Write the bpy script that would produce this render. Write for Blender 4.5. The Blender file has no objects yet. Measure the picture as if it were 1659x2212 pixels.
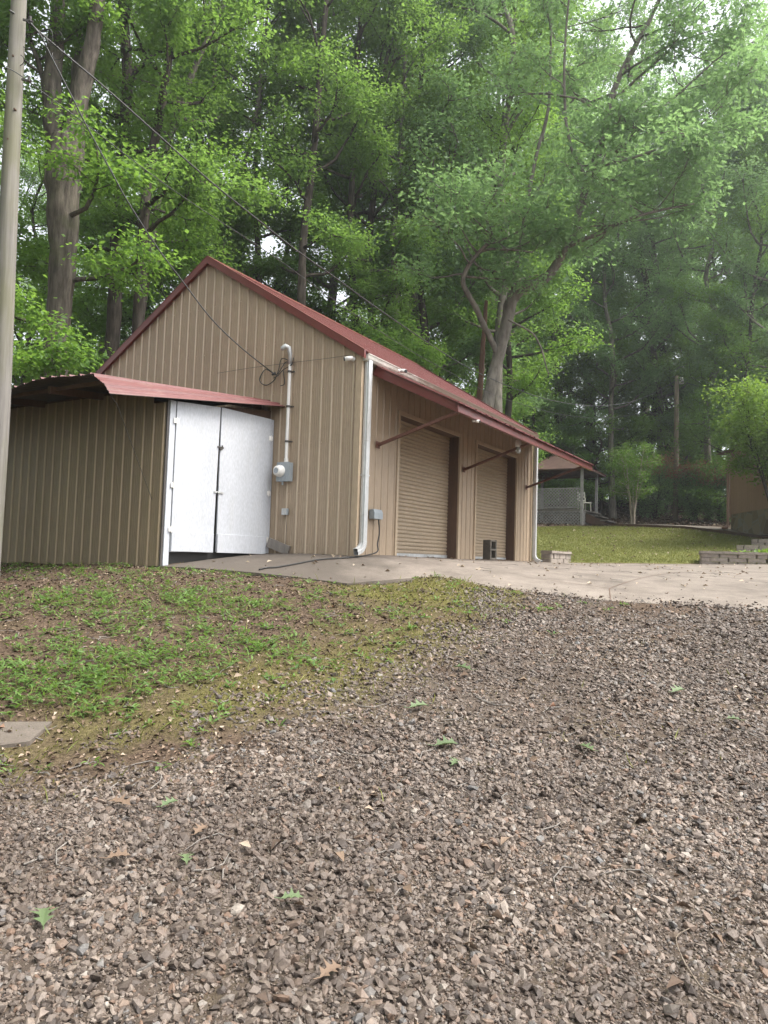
import bpy, math, random
import numpy as np
from mathutils import Vector, Matrix

# ------------------------------------------------------------------ camera, sky, sun, exposure
sc = bpy.context.scene
col = sc.collection
RES_X, RES_Y = 1659.0, 2212.0                 # picture units used for measuring
CX, CY, FPX = 829.5, 1106.0, 1556.36
PITCH, ROLL, YAW = .0628, .0318, .5442
_c, _s, _cr, _sr = math.cos(PITCH), math.sin(PITCH), math.cos(ROLL), math.sin(ROLL)
FW = np.array([0, _c, _s]); R0 = np.array([1., 0, 0]); U0 = np.array([0, -_s, _c])
RV = _cr * R0 + _sr * U0; UV = -_sr * R0 + _cr * U0
cam_d = bpy.data.cameras.new('camera'); cam = bpy.data.objects.new('camera', cam_d); col.objects.link(cam)
cam.matrix_world = Matrix(((RV[0], UV[0], -FW[0], 0), (RV[1], UV[1], -FW[1], 0), (RV[2], UV[2], -FW[2], 0), (0, 0, 0, 1)))
cam_d.sensor_fit = 'HORIZONTAL'; cam_d.sensor_width = 36; cam_d.lens = 36 * FPX / RES_X
cam_d.clip_start = .05; cam_d.clip_end = 3000
sc.camera = cam

SUN_EL, SUN_AZ = math.radians(60), math.radians(102)      # azimuth measured from +Y towards +X
world = bpy.data.worlds.new('World'); sc.world = world; world.use_nodes = True
wn, wl = world.node_tree.nodes, world.node_tree.links
wn.clear()
w_out = wn.new('ShaderNodeOutputWorld'); w_bg = wn.new('ShaderNodeBackground')
sky = wn.new('ShaderNodeTexSky'); sky.sky_type = 'NISHITA'; sky.sun_disc = False
sky.sun_elevation = SUN_EL; sky.sun_rotation = SUN_AZ
sky.air_density = 1.0; sky.dust_density = 4.0; sky.ozone_density = 1.0
hs = wn.new('ShaderNodeHueSaturation'); hs.inputs['Saturation'].default_value = .22; hs.inputs['Value'].default_value = 1.25
wl.new(sky.outputs[0], hs.inputs['Color'])
wl.new(hs.outputs[0], w_bg.inputs[0]); w_bg.inputs[1].default_value = .14
wl.new(w_bg.outputs[0], w_out.inputs[0])
sun_d = bpy.data.lights.new('sun', 'SUN'); sun_d.energy = 1.7; sun_d.angle = math.radians(28); sun_d.color = (1, .95, .88)
sun = bpy.data.objects.new('sun', sun_d); col.objects.link(sun)
sun.rotation_euler = (math.pi / 2 - SUN_EL, 0, math.pi - SUN_AZ)
sv = sc.view_settings
sv.view_transform = 'Standard'; sv.look = 'None'; sv.gamma = 1; sv.exposure = 1.45
sc.cycles.max_bounces = 8; sc.cycles.diffuse_bounces = 4; sc.cycles.glossy_bounces = 2; sc.cycles.transmission_bounces = 4
sc.cycles.transparent_max_bounces = 6; sc.cycles.caustics_reflective = False; sc.cycles.caustics_refractive = False
sc.cycles.use_adaptive_sampling = True; sc.cycles.adaptive_threshold = .02; sc.cycles.use_denoising = True; sc.cycles.sample_clamp_indirect = 4

rnd = random.Random(7)
V3 = np.array

# ------------------------------------------------------------------ measuring helpers
def ray(px, py): return FW + (px - CX) / FPX * RV + (CY - py) / FPX * UV
def at(px, py, Y):
    d = ray(px, py); return d * (Y / d[1])
def img(P):
    P = np.asarray(P, float); d = np.maximum(P @ FW, .05)
    return CX + FPX * (P @ RV) / d, CY - FPX * (P @ UV) / d
C0 = V3([-.4176, 10.8771, .0251])
EX = V3([math.cos(YAW), -math.sin(YAW), 0]); EY = V3([math.sin(YAW), math.cos(YAW), 0]); EZ = V3([0, 0, 1.])
def wld(x, y, z): return C0 + EX * x + EY * y + EZ * z
def on_vertical(px, py, A, B):                # ray against the vertical plane through A and B
    n = np.cross(np.asarray(B) - np.asarray(A), EZ); d = ray(px, py)
    return d * (np.dot(A, n) / np.dot(d, n))
def plane_x(px, py, x):
    d = ray(px, py); p = d * ((x + C0 @ EX) / (d @ EX)) - C0
    return V3([p @ EX, p @ EY, p[2]])
def plane_y(px, py, y):
    d = ray(px, py); p = d * ((y + C0 @ EY) / (d @ EY)) - C0
    return V3([p @ EX, p @ EY, p[2]])

# ------------------------------------------------------------------ object helpers
def tag(o, label, cat, group=None, kind=None):
    if label: o['label'] = label
    if cat: o['category'] = cat
    if group: o['group'] = group
    if kind: o['kind'] = kind
    return o
def empty(name, loc, rz=0, label=None, cat=None, group=None):
    o = bpy.data.objects.new(name, None); col.objects.link(o)
    o.location = loc; o.rotation_euler = (0, 0, rz); o.empty_display_size = .2
    return tag(o, label, cat, group)
class MB:
    def __init__(s): s.v = []; s.f = []
    def add(s, vs, fs):
        b = len(s.v); s.v += [tuple(map(float, p)) for p in vs]; s.f += [tuple(b + i for i in f) for f in fs]
    def box(s, lo, hi, M=None):
        x0, y0, z0 = lo; x1, y1, z1 = hi
        p = [(x0, y0, z0), (x1, y0, z0), (x1, y1, z0), (x0, y1, z0), (x0, y0, z1), (x1, y0, z1), (x1, y1, z1), (x0, y1, z1)]
        if M is not None: p = [tuple(M @ Vector(q)) for q in p]
        s.add(p, [(0, 3, 2, 1), (4, 5, 6, 7), (0, 1, 5, 4), (1, 2, 6, 5), (2, 3, 7, 6), (3, 0, 4, 7)])
    def tube(s, pts, rad, n=8, cap=True, squash=1.0):
        pts = [np.asarray(p, float) for p in pts]
        if np.isscalar(rad): rad = [rad] * len(pts)
        ring = []; up = None
        for i, p in enumerate(pts):
            t = pts[min(i + 1, len(pts) - 1)] - pts[max(i - 1, 0)]; t = t / (np.linalg.norm(t) + 1e-9)
            if up is None:
                a = V3([0, 0, 1.]) if abs(t[2]) < .9 else V3([1., 0, 0])
            else: a = up
            u = a - t * np.dot(a, t); u = u / (np.linalg.norm(u) + 1e-9); w = np.cross(t, u); up = u
            for k in range(n):
                an = 2 * math.pi * k / n
                ring.append(p + rad[i] * (math.cos(an) * u + math.sin(an) * w * squash))
        fs = []
        for i in range(len(pts) - 1):
            for k in range(n):
                a, b = i * n + k, i * n + (k + 1) % n
                fs.append((a, b, b + n, a + n))
        if cap:
            fs.append(tuple(reversed(range(n)))); fs.append(tuple(range((len(pts) - 1) * n, len(pts) * n)))
        s.add(ring, fs)
    def beam(s, a, b, w, h, up=(0, 0, 1)):
        a = np.asarray(a, float); b = np.asarray(b, float); t = b - a; t /= np.linalg.norm(t)
        u = np.cross(t, np.asarray(up, float)); u /= np.linalg.norm(u); q = np.cross(u, t)
        p = [e + u * sx * w / 2 + q * sz * h / 2 for e in (a, b) for sx, sz in ((-1, -1), (1, -1), (1, 1), (-1, 1))]
        s.add(p, [(0, 1, 2, 3), (7, 6, 5, 4), (0, 4, 5, 1), (1, 5, 6, 2), (2, 6, 7, 3), (3, 7, 4, 0)])
    def prism(s, outline, lo, hi, axis):      # outline in the two other axes, extruded along axis
        n = len(outline); p = []
        for h in (lo, hi):
            for a, b in outline:
                q = [a, b]; q.insert(axis, h); p.append(q)
        s.add(p, [tuple(range(n)), tuple(reversed(range(n, 2 * n)))] + [(i, i + n, (i + 1) % n + n, (i + 1) % n) for i in range(n)])
    def build(s, name, mat, parent=None, smooth=False, bevel=0):
        me = bpy.data.meshes.new(name); me.from_pydata(s.v, [], s.f); me.update()
        return link(name, me, mat, parent, smooth, bevel)
def link(name, me, mat, parent=None, smooth=False, bevel=0):
    if mat is not None: me.materials.append(mat)
    if smooth: me.polygons.foreach_set('use_smooth', [True] * len(me.polygons))
    o = bpy.data.objects.new(name, me); col.objects.link(o)
    if parent is not None: o.parent = parent
    if bevel:
        m = o.modifiers.new('bevel', 'BEVEL'); m.width = bevel; m.segments = 2; m.limit_method = 'ANGLE'
    return o
def np_mesh(name, V, loops, starts, totals):
    me = bpy.data.meshes.new(name)
    me.vertices.add(len(V)); me.vertices.foreach_set('co', np.ascontiguousarray(V, np.float32).ravel())
    me.loops.add(len(loops)); me.loops.foreach_set('vertex_index', np.ascontiguousarray(loops, np.int32))
    me.polygons.add(len(starts)); me.polygons.foreach_set('loop_start', np.ascontiguousarray(starts, np.int32))
    me.polygons.foreach_set('loop_total', np.ascontiguousarray(totals, np.int32))
    me.update(calc_edges=True); me.validate()
    return me
def stamp_mesh(name, tv, tf, n, V):           # V: (n, k, 3) placed copies of a template with faces tf
    k = len(tv); base = np.concatenate([np.array(f) for f in tf]); tot = np.array([len(f) for f in tf])
    loops = (base[None, :] + (np.arange(n) * k)[:, None]).ravel(); totals = np.tile(tot, n)
    starts = np.concatenate([[0], np.cumsum(totals)[:-1]])
    return np_mesh(name, V.reshape(-1, 3), loops, starts, totals)
def copy_tree(o, parent=None):
    c = o.copy(); col.objects.link(c)
    if parent is not None: c.parent = parent
    for ch in list(o.children): copy_tree(ch, c)
    return c

# ------------------------------------------------------------------ value noise in numpy
def vnoise(x, y, seed=0):
    xi = np.floor(x).astype(np.int64); yi = np.floor(y).astype(np.int64); fx = x - xi; fy = y - yi
    fx = fx * fx * (3 - 2 * fx); fy = fy * fy * (3 - 2 * fy)
    def h(a, b):
        n = (a * 374761393 + b * 668265263 + seed * 974634777) & 0x7fffffff
        n = ((n ^ (n >> 13)) * 1274126177) & 0x7fffffff
        return (n ^ (n >> 16)) % 65536 / 65536.0
    a = h(xi, yi) * (1 - fx) + h(xi + 1, yi) * fx; b = h(xi, yi + 1) * (1 - fx) + h(xi + 1, yi + 1) * fx
    return a * (1 - fy) + b * fy
def fbm(x, y, seed=0, oct=4):
    t = 0; a = .5
    for i in range(oct):
        t = t + a * vnoise(x, y, seed + i); x = x * 2.03 + 11.3; y = y * 2.03 + 5.7; a *= .5
    return t / (1 - .5 ** oct)

# ------------------------------------------------------------------ materials
def mat(name):
    m = bpy.data.materials.new(name); m.use_nodes = True
    nt = m.node_tree; nt.nodes.clear()
    out = nt.nodes.new('ShaderNodeOutputMaterial'); b = nt.nodes.new('ShaderNodeBsdfPrincipled')
    nt.links.new(b.outputs[0], out.inputs[0])
    return m, nt, b, out
def N(nt, t, **kw):
    n = nt.nodes.new(t)
    for k, v in kw.items(): setattr(n, k, v)
    return n
def tex_coord(nt, scale=(1, 1, 1), space='Object'):
    tc = N(nt, 'ShaderNodeTexCoord'); mp = N(nt, 'ShaderNodeMapping'); mp.inputs['Scale'].default_value = scale
    nt.links.new(tc.outputs[space], mp.inputs[0]); return mp.outputs[0]
def noise(nt, vec, scale, detail=4, rough=.55):
    n = N(nt, 'ShaderNodeTexNoise'); n.inputs['Scale'].default_value = scale; n.inputs['Detail'].default_value = detail; n.inputs['Roughness'].default_value = rough
    if vec is not None: nt.links.new(vec, n.inputs['Vector'])
    return n.outputs['Fac']
def ramp(nt, fac, stops):
    r = N(nt, 'ShaderNodeValToRGB'); e = r.color_ramp.elements
    while len(e) > 1: e.remove(e[-1])
    for i, (p, c) in enumerate(stops):
        el = e[0] if i == 0 else e.new(p)
        el.position = p; el.color = (c if len(c) == 4 else (*c, 1)) if hasattr(c, '__len__') else (c, c, c, 1)
    nt.links.new(fac, r.inputs[0]); return r.outputs[0]
def mix(nt, fac, a, b, mode='MIX'):
    m = N(nt, 'ShaderNodeMix', data_type='RGBA', blend_type=mode)
    for s, v in ((0, fac), (6, a), (7, b)):
        if hasattr(v, 'links'): nt.links.new(v, m.inputs[s])
        elif s == 0: m.inputs[0].default_value = v
        else: m.inputs[s].default_value = (*v, 1)
    return m.outputs[2]
def math_n(nt, op, a, b=None):
    m = N(nt, 'ShaderNodeMath', operation=op)
    for i, v in enumerate((a, b)):
        if v is None: continue
        if hasattr(v, 'links'): nt.links.new(v, m.inputs[i])
        else: m.inputs[i].default_value = v
    return m.outputs[0]
def bump(nt, b, height, strength=.3, dist=.01):
    bn = N(nt, 'ShaderNodeBump'); bn.inputs['Strength'].default_value = strength; bn.inputs['Distance'].default_value = dist
    nt.links.new(height, bn.inputs['Height']); nt.links.new(bn.outputs[0], b.inputs['Normal'])
def weathered(name, c, rough=.5, spread=.25, scale=3, stretch=(1, 1, .15), dirt=None, dirt_amt=.5, bstr=.05, metallic=0, fine=60):
    """a painted or raw surface with large uneven wear along its grain and fine grain"""
    m, nt, b, o = mat(name); v = tex_coord(nt, stretch)
    big = noise(nt, v, scale, 6, .6); c = np.array(c)
    colr = ramp(nt, big, [(.25, tuple(c * (1 - spread))), (.55, tuple(c)), (.8, tuple(np.minimum(c * (1 + spread * .7), .9)))])
    if dirt is not None:
        d = noise(nt, v, scale * 2.3, 8, .7)
        f = ramp(nt, d, [(.5, 0.), (.75, dirt_amt)]); colr = mix(nt, f, colr, dirt)
    fn = noise(nt, tex_coord(nt, stretch), fine, 3)
    colr = mix(nt, .12, colr, ramp(nt, fn, [(.3, 0.), (.7, 1.)]), 'OVERLAY')
    nt.links.new(colr, b.inputs['Base Color']); b.inputs['Roughness'].default_value = rough; b.inputs['Metallic'].default_value = metallic
    if bstr: bump(nt, b, fn, bstr)
    return m
def scuffs(m, c, amt=.8):                                      # small chips, scuffs and splashes with a shape of their own
    nt = m.node_tree; b = [n for n in nt.nodes if n.type == 'BSDF_PRINCIPLED'][0]; src = b.inputs['Base Color'].links[0].from_socket
    n1 = noise(nt, tex_coord(nt, (14, 14, 3.2)), 1.3, 5, .7); n2 = noise(nt, tex_coord(nt, (1, 1, .6)), 1.9, 4)
    f = math_n(nt, 'MULTIPLY', ramp(nt, n1, [(.67, 0.), (.71, amt)]), ramp(nt, n2, [(.42, 0.), (.6, 1.)]))
    nt.links.new(mix(nt, f, src, c), b.inputs['Base Color']); return m
def leaf_mat(name, dark, light, trans, mixf=.42, rough=.5, clump=.8, objvar=.25):
    m, nt, b, out = mat(name)
    g = N(nt, 'ShaderNodeNewGeometry'); oi = N(nt, 'ShaderNodeObjectInfo')
    r = g.outputs['Random Per Island']
    cl = noise(nt, tex_coord(nt, (1, 1, 1)), clump, 3)
    f = math_n(nt, 'ADD', math_n(nt, 'MULTIPLY', r, .5), math_n(nt, 'MULTIPLY', cl, .55))
    f = math_n(nt, 'ADD', f, math_n(nt, 'MULTIPLY', math_n(nt, 'SUBTRACT', oi.outputs['Random'], .5), objvar))
    c = ramp(nt, f, [(.2, dark), (.85, light)])
    nt.links.new(c, b.inputs['Base Color']); b.inputs['Roughness'].default_value = rough; b.inputs['Specular IOR Level'].default_value = .35
    t = N(nt, 'ShaderNodeBsdfTranslucent'); nt.links.new(mix(nt, .65, c, trans), t.inputs[0])
    ms = N(nt, 'ShaderNodeMixShader'); ms.inputs[0].default_value = mixf
    nt.links.new(b.outputs[0], ms.inputs[1]); nt.links.new(t.outputs[0], ms.inputs[2]); nt.links.new(ms.outputs[0], out.inputs[0])
    return m
def bark_mat(name, dark, light, sx=14, sz=2.2, moss=None):
    m, nt, b, o = mat(name); v = tex_coord(nt, (sx, sx, sz))
    n1 = noise(nt, v, 1.0, 6, .65); n2 = noise(nt, tex_coord(nt, (1, 1, .5)), 1.6, 4)
    c = ramp(nt, n1, [(.3, dark), (.5, tuple((np.array(dark) + np.array(light)) / 2)), (.68, light)])
    c = mix(nt, ramp(nt, n2, [(.4, 0.), (.65, .55)]), c, dark)
    if moss: c = mix(nt, ramp(nt, noise(nt, tex_coord(nt), 2.2, 5), [(.52, 0.), (.7, .7)]), c, moss)
    nt.links.new(c, b.inputs['Base Color']); b.inputs['Roughness'].default_value = .95; b.inputs['Specular IOR Level'].default_value = .1
    bump(nt, b, n1, .9, .03); return m

M = {}
M['tan'] = weathered('tan_painted_metal', (.340, .258, .178), .42, .14, 1.4, (1, 1, .12), (.20, .14, .085), .30)
M['tan_shed'] = weathered('tan_brown_metal', (.215, .165, .105), .5, .18, 1.4, (1, 1, .12), (.17, .115, .06), .35)
def lighten_crests(m, c):                                               # lighter tone along the crests of the ribs
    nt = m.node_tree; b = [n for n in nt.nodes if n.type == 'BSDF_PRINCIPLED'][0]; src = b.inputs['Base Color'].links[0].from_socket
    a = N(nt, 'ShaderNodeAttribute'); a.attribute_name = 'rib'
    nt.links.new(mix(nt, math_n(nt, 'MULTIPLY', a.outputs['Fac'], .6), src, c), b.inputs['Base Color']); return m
M['tan_ribbed'] = lighten_crests(weathered('tan_ribbed_metal', (.340, .258, .178), .42, .14, 1.4, (1, 1, .12), (.20, .14, .085), .30), (.48, .395, .29))
lighten_crests(M['tan_shed'], (.36, .275, .165))
M['tan_trim'] = weathered('tan_trim', (.40, .31, .215), .45, .15, 2, dirt=(.18, .12, .07), dirt_amt=.4)
M['door_tan'] = weathered('roll_up_door_tan', (.33, .258, .178), .45, .12, 1.2, (1, .4, .3), (.2, .14, .085), .3)
M['red_roof'] = weathered('faded_red_roof', (.165, .050, .045), .42, .22, 2.5, (1, 1, 1), (.21, .12, .105), .5, .03)
M['red_trim'] = weathered('red_trim', (.14, .033, .027), .4, .2, 2, (1, 1, 1), (.12, .03, .02), .4, .03)
M['red_rust'] = weathered('rusty_red_steel', (.125, .050, .033), .7, .35, 8, (1, 1, 1), (.09, .04, .02), .7, .3)
M['pink_sheet'] = weathered('faded_pink_sheet', (.135, .045, .043), .5, .28, 3, (1, .25, 1), (.22, .15, .125), .6, .03)
M['white_door'] = weathered('white_painted_wood', (.44, .455, .485), .6, .10, 2.6, (1, 1, .3), (.42, .42, .41), .5, .12)
scuffs(M['white_door'], (.26, .255, .25), .5)
for _k in ('tan', 'tan_shed', 'tan_ribbed', 'door_tan'): scuffs(M[_k], (.15, .105, .065), .45)
scuffs(M['red_roof'], (.10, .05, .035), .6); scuffs(M['red_trim'], (.08, .03, .02), .6); scuffs(M['pink_sheet'], (.10, .05, .04), .7)
M['galv'] = weathered('galvanised_steel', (.52, .53, .53), .38, .2, 3, (1, 1, .2), (.27, .24, .2), .5, .05, .35)
M['gutter'] = weathered('weathered_white_gutter', (.55, .53, .48), .5, .25, 3, (1, .2, 1), (.19, .15, .10), .8, .05)
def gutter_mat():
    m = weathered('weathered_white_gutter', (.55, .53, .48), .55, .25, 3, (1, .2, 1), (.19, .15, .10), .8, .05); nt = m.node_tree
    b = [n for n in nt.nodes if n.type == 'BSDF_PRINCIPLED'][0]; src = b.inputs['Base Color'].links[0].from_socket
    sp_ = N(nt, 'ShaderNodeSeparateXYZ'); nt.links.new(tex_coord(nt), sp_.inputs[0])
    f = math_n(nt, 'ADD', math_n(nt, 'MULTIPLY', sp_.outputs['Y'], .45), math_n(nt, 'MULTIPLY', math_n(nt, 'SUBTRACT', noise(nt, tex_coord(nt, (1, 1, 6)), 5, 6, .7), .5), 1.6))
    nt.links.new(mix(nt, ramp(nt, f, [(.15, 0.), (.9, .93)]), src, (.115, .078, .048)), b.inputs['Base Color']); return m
M['grey_plastic'] = weathered('grey_plastic', (.27, .30, .32), .5, .1, 3)
M['white_plastic'] = weathered('white_plastic', (.72, .70, .67), .4, .1, 3, dirt=(.4, .37, .33), dirt_amt=.4)
M['black'] = weathered('black_rubber', (.02, .019, .018), .6, .3, 4)
M['dark_metal'] = weathered('dark_metal', (.06, .052, .047), .5, .3, 4)
M['cable'] = weathered('dark_cable', (.035, .035, .034), .5, .2, 4)
M['alu_cable'] = weathered('aluminium_cable', (.20, .20, .20), .35, .2, 4, metallic=.6)
M['dark_wood'] = weathered('dark_brown_wood', (.10, .055, .033), .75, .3, 3, (1, 1, .15), (.05, .03, .02), .6, .3)
M['grey_wood'] = weathered('grey_weathered_wood', (.19, .17, .15), .85, .3, 4, (3, 3, .3), (.12, .11, .10), .6, .4)
M['lattice'] = weathered('grey_lattice_wood', (.35, .34, .325), .85, .3, 4, (1, 1, 1), (.18, .17, .15), .6, .2)
M['block'] = weathered('concrete_block', (.30, .255, .215), .95, .3, 6, (1, 1, 1), (.10, .09, .07), .6, .5, fine=90)
M['block_dark'] = weathered('old_cinder_block', (.13, .115, .095), .95, .3, 6, (1, 1, 1), (.06, .05, .04), .6, .5, fine=90)
M['soffit_dark'] = weathered('bare_dark_sheet', (.055, .048, .042), .7, .3, 3, (1, .2, 1), (.10, .06, .04), .5)
M['soffit'] = weathered('dark_soffit', (.12, .115, .11), .9, .2, 3)
M['house_siding'] = weathered('brown_siding', (.36, .215, .165), .7, .1, 2, (1, 1, .1), (.2, .13, .1), .3)
M['chair'] = weathered('cream_plastic', (.62, .60, .50), .5, .1, 3)
M['red_gazebo'] = weathered('rust_red_shingle', (.135, .078, .062), .75, .25, 3, (1, 1, 1), (.12, .08, .06), .5, .2)

m, nt, b, o = mat('glass_jar'); b.inputs['Base Color'].default_value = (.75, .76, .72, 1); b.inputs['Roughness'].default_value = .12
b.inputs['Transmission Weight'].default_value = .7; M['glass'] = m

def pole_mat(name, light, moss):
    m, nt, b, o = mat(name); v = tex_coord(nt, (18, 18, .5)); n1 = noise(nt, v, 1.5, 6, .65)
    c = ramp(nt, n1, [(.3, tuple(np.array(light) * .55)), (.6, light), (.8, tuple(np.array(light) * 1.25))])
    if moss: c = mix(nt, ramp(nt, noise(nt, tex_coord(nt, (1.5, 1.5, .5)), 1.2, 4), [(.45, 0.), (.62, .75)]), c, moss)
    nt.links.new(c, b.inputs['Base Color']); b.inputs['Roughness'].default_value = .9; bump(nt, b, n1, .5, .01); return m
M['pole'] = pole_mat('weathered_pole', (.225, .208, .188), (.135, .132, .072))
M['pole_far'] = pole_mat('brown_pole', (.27, .215, .16), None)
M['bark_big'] = bark_mat('furrowed_bark', (.040, .034, .028), (.215, .185, .155), 11, 1.6, (.07, .075, .04))
M['bark_pale'] = bark_mat('pale_oak_bark', (.085, .076, .064), (.26, .235, .20), 9, 2.5)
M['bark'] = bark_mat('dark_bark', (.03, .025, .021), (.13, .11, .092), 12, 2)
M['bark_dead'] = bark_mat('reddish_dead_wood', (.07, .04, .028), (.19, .115, .08), 10, 1)
M['bark_light'] = bark_mat('smooth_pale_bark', (.22, .18, .14), (.42, .37, .31), 8, 2)
M['twig'] = bark_mat('dry_twig', (.14, .11, .085), (.30, .25, .20), 30, 6)
M['leaf_oak'] = leaf_mat('oak_leaf', (.080, .155, .070), (.21, .335, .145), (.35, .56, .18), .54, .38)
M['leaf_forest'] = leaf_mat('forest_leaf', (.052, .112, .032), (.150, .260, .072), (.33, .54, .09), .54, .5, .5)
M['leaf_maple'] = leaf_mat('maple_leaf', (.052, .118, .026), (.140, .255, .055), (.31, .52, .07), .54, .5)
M['leaf_dark'] = leaf_mat('dark_glossy_leaf', (.060, .120, .055), (.18, .30, .125), (.30, .50, .13), .50, .33)
M['leaf_bright'] = leaf_mat('bright_shrub_leaf', (.060, .125, .024), (.20, .32, .06), (.33, .50, .06), .45, .5, 1.6)
M['leaf_red'] = leaf_mat('red_tip_leaf', (.20, .095, .06), (.40, .21, .14), (.42, .20, .10), .42, .5, 2)
M['leaf_weed'] = leaf_mat('weed_leaf', (.050, .108, .024), (.155, .25, .065), (.26, .42, .06), .38, .5, 2.2, 0)
M['leaf_grass'] = leaf_mat('lawn_blade', (.115, .145, .036), (.275, .275, .085), (.33, .34, .08), .35, .6, .7, 0)
M['leaf_moss'] = leaf_mat('moss_tuft', (.085, .088, .022), (.205, .192, .055), (.28, .27, .05), .3, .8, 2.0, 0)
M['leaf_fallen'] = leaf_mat('fallen_green_leaf', (.070, .105, .045), (.145, .195, .095), (.2, .26, .1), .15, .55, 9)

def litter_mat():
    m, nt, b, out = mat('dead_leaf'); g = N(nt, 'ShaderNodeNewGeometry')
    c = ramp(nt, g.outputs['Random Per Island'], [(0, (.035, .022, .015)), (.35, (.085, .054, .035)), (.6, (.15, .10, .066)), (.84, (.22, .16, .11)), (.97, (.36, .29, .22)), (1, (.26, .10, .05))])
    nt.links.new(c, b.inputs['Base Color']); b.inputs['Roughness'].default_value = .8; return m
M['litter'] = litter_mat()
M['litter_pale'] = leaf_mat('pale_dead_leaf', (.14, .095, .06), (.50, .42, .32), (.4, .3, .2), .1, .7, 2, 0)
def stone_mat():
    m, nt, b, out = mat('gravel_stone'); g = N(nt, 'ShaderNodeNewGeometry')
    c = ramp(nt, g.outputs['Random Per Island'], [(0, (.038, .031, .028)), (.18, (.085, .067, .055)), (.38, (.145, .117, .097)), (.58, (.205, .170, .143)), (.74, (.27, .227, .193)), (.85, (.19, .118, .078)), (.93, (.31, .275, .24)), (.97, (.13, .135, .14)), (1, (.42, .385, .34))])
    v = tex_coord(nt); n1 = noise(nt, v, 75, 6, .75)
    c = mix(nt, .75, c, ramp(nt, n1, [(.3, (.25, .23, .21)), (.7, (.70, .69, .67))]), 'OVERLAY')
    dirt = noise(nt, v, 1.1, 4); c = mix(nt, ramp(nt, dirt, [(.38, .0), (.66, .68)]), c, (.085, .063, .049))
    c = mix(nt, 1.0, c, (.80, .78, .77), 'MULTIPLY')
    nt.links.new(c, b.inputs['Base Color']); b.inputs['Roughness'].default_value = .62; bump(nt, b, n1, .5, .004); return m
M['stone'] = stone_mat()

def ground_mat():
    m, nt, b, out = mat('ground'); v = tex_coord(nt)
    def att(n):
        a = N(nt, 'ShaderNodeAttribute'); a.attribute_name = n; return a.outputs['Fac']
    fine = noise(nt, v, 38, 8, .75); mid = noise(nt, v, 5, 6, .65); vo = N(nt, 'ShaderNodeTexVoronoi'); vo.inputs['Scale'].default_value = 55; nt.links.new(v, vo.inputs['Vector'])
    litter = ramp(nt, fine, [(.3, (.026, .018, .013)), (.46, (.070, .047, .033)), (.58, (.13, .092, .064)), (.70, (.24, .18, .125))])
    litter = mix(nt, ramp(nt, mid, [(.45, 0.), (.75, .5)]), litter, (.045, .032, .022))
    peb = mix(nt, .5, ramp(nt, vo.outputs['Color'], [(.1, (.055, .043, .035)), (.5, (.10, .080, .065)), (.9, (.20, .168, .142))]), ramp(nt, fine, [(.3, (.045, .034, .026)), (.7, (.125, .098, .078))]))
    peb = mix(nt, ramp(nt, mid, [(.4, 0.), (.65, .7)]), peb, (.085, .062, .045))
    moss = ramp(nt, fine, [(.3, (.065, .055, .022)), (.5, (.115, .105, .034)), (.7, (.175, .16, .055))])
    lawn = ramp(nt, noise(nt, v, 14, 6, .7), [(.3, (.075, .085, .026)), (.5, (.135, .142, .045)), (.7, (.215, .205, .085))])
    c = mix(nt, att('gravel'), litter, peb); c = mix(nt, att('moss'), c, moss); c = mix(nt, att('lawn'), c, lawn)
    nt.links.new(c, b.inputs['Base Color']); b.inputs['Roughness'].default_value = .95; b.inputs['Specular IOR Level'].default_value = .15
    bump(nt, b, fine, .8, .02); return m
M['ground'] = ground_mat()
def concrete_mat():
    m, nt, b, out = mat('old_concrete'); v = tex_coord(nt)
    f = noise(nt, v, 90, 4, .7); mid = noise(nt, v, 1.6, 10, .72)
    c = ramp(nt, mid, [(.30, (.078, .063, .051)), (.42, (.135, .111, .090)), (.55, (.185, .154, .127)), (.72, (.235, .20, .167))])
    c = mix(nt, .5, c, ramp(nt, f, [(.35, (.25, .25, .25)), (.65, (.75, .75, .75))]), 'OVERLAY')
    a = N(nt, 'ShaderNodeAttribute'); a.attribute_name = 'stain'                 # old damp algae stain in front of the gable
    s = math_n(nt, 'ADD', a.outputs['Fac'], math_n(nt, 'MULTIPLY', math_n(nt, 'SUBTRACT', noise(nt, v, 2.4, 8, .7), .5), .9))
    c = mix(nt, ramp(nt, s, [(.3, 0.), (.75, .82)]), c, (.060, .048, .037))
    nt.links.new(c, b.inputs['Base Color']); b.inputs['Roughness'].default_value = .88; bump(nt, b, f, .4, .006); return m
M['concrete'] = concrete_mat()
def stone_wall_mat():
    m, nt, b, out = mat('flagstone_foundation'); v = tex_coord(nt, (1, 1, 1)); vo = N(nt, 'ShaderNodeTexVoronoi'); vo.inputs['Scale'].default_value = 2.2; nt.links.new(v, vo.inputs['Vector'])
    e = N(nt, 'ShaderNodeTexVoronoi', feature='DISTANCE_TO_EDGE'); e.inputs['Scale'].default_value = 2.2; nt.links.new(v, e.inputs['Vector'])
    c = ramp(nt, vo.outputs['Color'], [(.2, (.17, .12, .09)), (.8, (.30, .235, .18))]); c = mix(nt, ramp(nt, e.outputs[0], [(.02, 1.), (.05, 0.)]), c, (.24, .22, .2))
    nt.links.new(c, b.inputs['Base Color']); b.inputs['Roughness'].default_value = .9; bump(nt, b, e.outputs[0], .4, .02); return m
M['flagstone'] = stone_wall_mat()

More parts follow.
